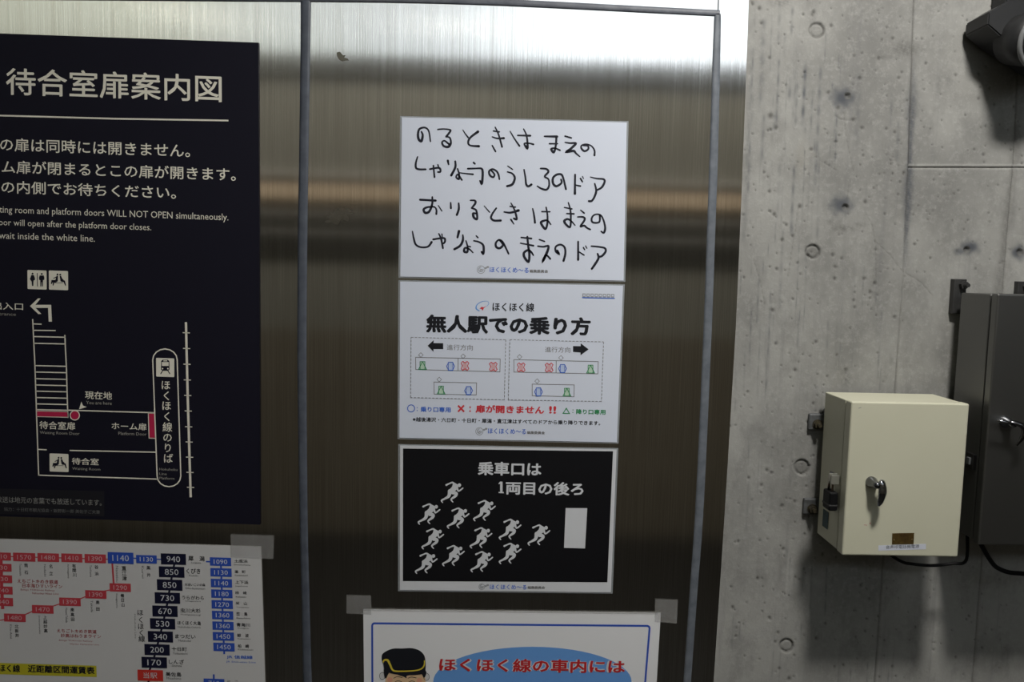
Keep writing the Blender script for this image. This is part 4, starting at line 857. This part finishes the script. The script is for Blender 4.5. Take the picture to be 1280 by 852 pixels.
tube(bm, sh_, .0016, 10); bm_obj('shackle', bm, mottled('coppery_shackle', (.42, .30, .2), (.35, .33, .3), 200, .3, 1.0), pd, True, label='coppery shackle')
bm = bmesh.new(); bevel_box(bm, (cx - .0058, cy - .0118, hz - .0345), (cx + .0058, cy + .0103, hz - .0315), .0008); bm_obj('band', bm, principled('black_rubber', (.02, .02, .022), .6), pd)
# sticker, plates, brackets
ss = P(1036, 650, .04)
box('side_sticker', (x0 - .0003, yb - .018, BZ - .178), (x0 + .0002, yb - .034, BZ - .155), TEAL, cb, label='small dark teal sticker')
def face_sheet(q, mat, th, d0, nm, **kw):
    A = [P(x, y, d0) for x, y in q]; B = [P(x, y, d0 + th) for x, y in q]
    return obj(nm, A + B, [(0, 1, 2, 3), (7, 6, 5, 4), (0, 4, 5, 1), (1, 5, 6, 2), (2, 6, 7, 3), (3, 7, 4, 0)], mat, cb, **kw)
np_ = face_sheet([(1115.4, 666.2), (1142.8, 665.7), (1142, 679.6), (1115, 680)], BRASS, .0006, BD, 'nameplate', label='tarnished brass nameplate')
for c in [(1117.6, 674.4), (1140, 674)]:
    p = P(*c, BD + .0006); bm = bmesh.new(); cyl(bm, p, p + Vector((0, -.0006, 0)), .0011, .0008, 10); bm_obj('rivet', bm, principled('brass_rivet', (.5, .4, .2), .35, 1), np_)
lb = face_sheet([(1098, 681.4), (1157.5, 679.4), (1157.4, 686.2), (1098, 688)], principled('white_label_tape', (.60, .63, .72), .4), .0002, BD, 'label_strip', label='white label strip with small lettering')
v_, f_ = glyphs('音声呼電話機電源', 0); lo, hi = v_.min(0), v_.max(0); uu = (v_ - lo) / (hi - lo)
ob = obj('lettering', [P(1107.4 + 41.6 * a, 686.0 - .033 * 41.6 * a - 4.6 * b, BD + .0003) for a, b in uu], f_, flat('label_lettering', (.05, .06, .07)), lb)
for p in ob.data.polygons:
    if p.normal.y > 0: p.flip()
mk = [(1040 + random.random() * 2, 0)]
for q in [[(1073, 509.8), (1076.5, 508.8), (1076.6, 509.5), (1073, 510.4)], [(1080, 655.5), (1084, 655.8), (1084, 656.4), (1080, 656)], [(1087, 653), (1088.2, 653), (1088.2, 654.6), (1087, 654.6)]]:
    face_sheet(q, REDT if q[0][1] > 600 else GREY, .0001, BD, 'scratch')
def bracket(parent, cx, cz, w, h, reach, mat=ZINC, bolt=RUST, dx=0, dz=0):
    """plate against the wall with a bolt; a leg runs back to the box"""
    bm = bmesh.new(); bevel_box(bm, (cx - w / 2, .003, cz - h / 2), (cx + w / 2 + reach, -.0035, cz + h / 2), .0018, 2)
    b = bm_obj('mounting_bracket', bm, mat, parent)
    bm = bmesh.new(); c = Vector((cx + dx, -.0035, cz + dz)); cyl(bm, c, c + Vector((0, -.0012, 0)), h * .30, n=20); cyl(bm, c + Vector((0, -.0012, 0)), c + Vector((0, -.0055, 0)), h * .24, n=6); cyl(bm, c + Vector((0, -.0055, 0)), c + Vector((0, -.011, 0)), h * .12, n=12)
    bm_obj('bolt', bm, bolt, b)
p = P(1018.5, 527, .002); bracket(cb, p.x, p.z, .0165, .0225, .016, dx=.003, dz=-.003)
p = P(1012, 632.5, .002); bracket(cb, p.x, p.z, .0165, .0225, .018, dx=.003, dz=-.003)
p = P(1200, 530, .002); bracket(cb, x1 + .004, P(1200, 530, 0).z, .012, .02, 0)
p = P(1200, 630, .002); bracket(cb, x1 + .004, P(1200, 630, 0).z, .012, .02, 0)
bm = bmesh.new()
for zz in (z0 + .03, z1 - .03):
    for xx in (x0 + .012, x1 - .012): cyl(bm, (xx, yb + .001, zz), (xx, .004, zz), .006)
bm_obj('standoff', bm, ZINC, cb)

# ================================================================== STEEL CABINET
dS = .104; xA = P(1205, 367, .03).x; 
for _ in range(20):
    dS += (P(1247.5, 367, dS).x - xA) * .8
xc0, xc1 = xA, xA + .30; zc1 = P(1247, 367, dS).z; zc0 = P(1244, 681, dS).z; ycb, ycf = -.022, -dS
sc = thing('steel_cabinet', ((xc0 + xc1) / 2, ycb, zc0), 'dull stainless steel cabinet with chrome handle at the right edge of the photo', 'cabinet')
box('body', (xc0 + .001, ycb, zc0 + .002), (xc1 - .001, ycf + .016, zc1 - .001), CABS, sc, .0015)
box('gasket', (xc0 + .004, ycf + .0158, zc0 + .006), (xc1 - .004, ycf + .012, zc1 - .004), GASK, sc)
box('door', (xc0, ycf + .0125, zc0), (xc1, ycf, zc1), CAB, sc, .002, 3)
bm = bmesh.new()
for zz in (zc0 + .04, zc1 - .04):
    for xx in (xc0 + .03, xc1 - .03): cyl(bm, (xx, ycb + .001, zz), (xx, .004, zz), .008)
bm_obj('standoff', bm, ZINC, sc)
hb = P(1256, 527, dS)
bm = bmesh.new()
rings = [[bm.verts.new((hb.x + r * math.cos(2 * math.pi * i / 24), ycf - a, hb.z + r * math.sin(2 * math.pi * i / 24))) for i in range(24)] for a, r in prof]
for A, B in zip(rings, rings[1:]):
    for i in range(24): bm.faces.new((A[i], A[(i + 1) % 24], B[(i + 1) % 24], B[i]))
h2 = bm_obj('handle', bm, CHROME, sc, True, label='chrome door handle')
bm = bmesh.new()
sp = [(hb.x - .006, yf * 0 + ycf - .016, hb.z + .0025), (hb.x + .002, ycf - .0185, hb.z + .002), (hb.x + .009, ycf - .0195, hb.z - .001), (hb.x + .0125, ycf - .019, hb.z - .006), (hb.x + .011, ycf - .018, hb.z - .016), (hb.x + .006, ycf - .0165, hb.z - .026)]
sp = [tuple(p) for p in smooth_path(sp, 5)]
tube(bm, sp, list(np.interp(np.linspace(0, 1, len(sp)), [0, .15, .5, .8, 1], [.002, .0032, .004, .0034, .0012])), 14, flat_=.8)
bm_obj('lever', bm, principled('dark_chrome', (.16, .16, .17), .2, 1.0), h2, True)
bm = bmesh.new(); cyl(bm, P(1246, 525, dS + .018), P(1269, 530, dS + .018), .0018, .0022, 12); bm_obj('cross_bar', bm, CHROME, h2, True, label='bright chrome cross bar')
hs = P(1214, 577, .08)
box('side_latch', (xc0 - .004, ycf + .018, hs.z - .010), (xc0 + .001, ycf + .034, hs.z + .010), principled('dull_latch', (.10, .10, .10), .35, 1), sc, .0008)
box('latch_pin', (xc0 - .0065, ycf + .022, hs.z - .004), (xc0 - .0035, ycf + .028, hs.z + .005), ZINC, sc, .0006)
DKZ = mottled('weathered_dark_steel', (.035, .035, .036), (.06, .06, .06), 90, .5, .5)
for k, xx in enumerate([P(1199.5, 357, .004).x, P(1279, 360, .004).x, xc1 - .02]):
    zz = P(1199.5, 357, .004).z - (.0 if k == 0 else P(1199.5, 357, .004).z - P(1279, 360, .004).z)
    bm = bmesh.new(); bevel_box(bm, (xx - .0085, .004, zc1 - .03), (xx + .0085, -.006, zz + .009), .001); b = bm_obj('mounting_tab', bm, DKZ, sc)
    bm = bmesh.new(); c = Vector((xx + .003, -.006, zz + .001)); cyl(bm, c, c + Vector((0, -.006, 0)), .0055, n=6); cyl(bm, c + Vector((0, -.006, 0)), c + Vector((0, -.013, 0)), .0028, n=12); bm_obj('bolt', bm, DKZ, b)
# black cable sagging from the cream box to the cabinet, and a pipe loop under the cabinet
def cable(pts, r, label):
    bm = bmesh.new(); p = [tuple(q) for q in smooth_path(pts, 7)]; tube(bm, p, r, 12)
    o = bm_obj('cable', bm, DPLAST, None, True); o['label'] = label; o['category'] = 'cable'
yc = -.045
def W3(x, y, d): p = P(x, y, d); return (p.x, p.y, p.z)
cable([(x0 + .062, yc, z0 + .0), W3(1124, 700, .045), W3(1140, 704.5, .045), W3(1165, 706.5, .045), W3(1190, 704, .045), W3(1208, 699, .05), (xc0 + .012, -.055, zc0 + .012), (xc0 + .014, -.055, zc0 + .0025)], .0021, 'black cable sagging from under the cream box to the steel cabinet')
cable([(xc0 + .020, -.06, zc0 + .002), W3(1238, 700, .06), W3(1250, 711, .06), W3(1270, 716, .06), W3(1300, 712, .06), (xc0 + .10, -.06, zc0 + .002)], .003, 'black cable loop hanging under the steel cabinet')

# ================================================================== LAMP / CAMERA HEAD ON A BRACKET, top right
def W_(x, y, d): return Vector(W3(x, y, d))
dv = thing('security_camera', W3(1300, 20, 0.0), 'dark camera housing on a wall bracket at the top right corner', 'camera')
def prism(pts, d0, d1, mat, name, parent=dv, **k):
    A = [P(x, y, (d0 + d1) / 2) for x, y in pts]; V = [Vector((p.x, -d0, p.z)) for p in A] + [Vector((p.x, -d1, p.z)) for p in A]; m = len(pts)
    bm = bmesh.new(); vs = [bm.verts.new(v) for v in V]; bm.faces.new(vs[:m]); bm.faces.new(vs[m:][::-1])
    for i in range(m): bm.faces.new((vs[i], vs[m + i], vs[m + (i + 1) % m], vs[(i + 1) % m]))
    bmesh.ops.recalc_face_normals(bm, faces=bm.faces); bmesh.ops.bevel(bm, geom=list(bm.edges), offset=.0015, segments=2, affect='EDGES')
    return bm_obj(name, bm, mat, parent, **k)
prism([(1221, 23), (1246, 8), (1262, 12), (1285, 34), (1310, 62), (1310, 95), (1290, 88), (1236, 52), (1220, 38)], .006, .055, DEVICE, 'housing')
prism([(1250, -30), (1262, -30), (1278, 5), (1320, 40), (1320, 60), (1262, 16), (1248, 8)], .0, .03, DEVICE, 'bracket_arm')
prism([(1235, -60), (1290, -60), (1290, -22), (1235, -22)], -.003, .006, DEVICE, 'wall_plate')
bm = bmesh.new(); c = W_(1291, 50, .066); ax = Vector((.15, -.9, -.25)).normalized(); uu_ = ax.orthogonal().normalized(); ww_ = ax.cross(uu_)
cyl(bm, c - ax * -.0 + ax * -.03, c + ax * .018, .030, .032, 32); bm_obj('lens_barrel', bm, DEVICE, dv, True)
bm = bmesh.new(); tube(bm, [c + ax * .018 + (uu_ * math.cos(a) + ww_ * math.sin(a)) * .0325 for a in [2 * math.pi * i / 36 for i in range(36)]], .0030, 8, True); bm_obj('lens_rim', bm, DEVRIM, dv, True, label='light grey rim')

bpy.data.objects.remove(_tob)
for o in bpy.data.objects:
    if '_o' in o.keys(): del o['_o']
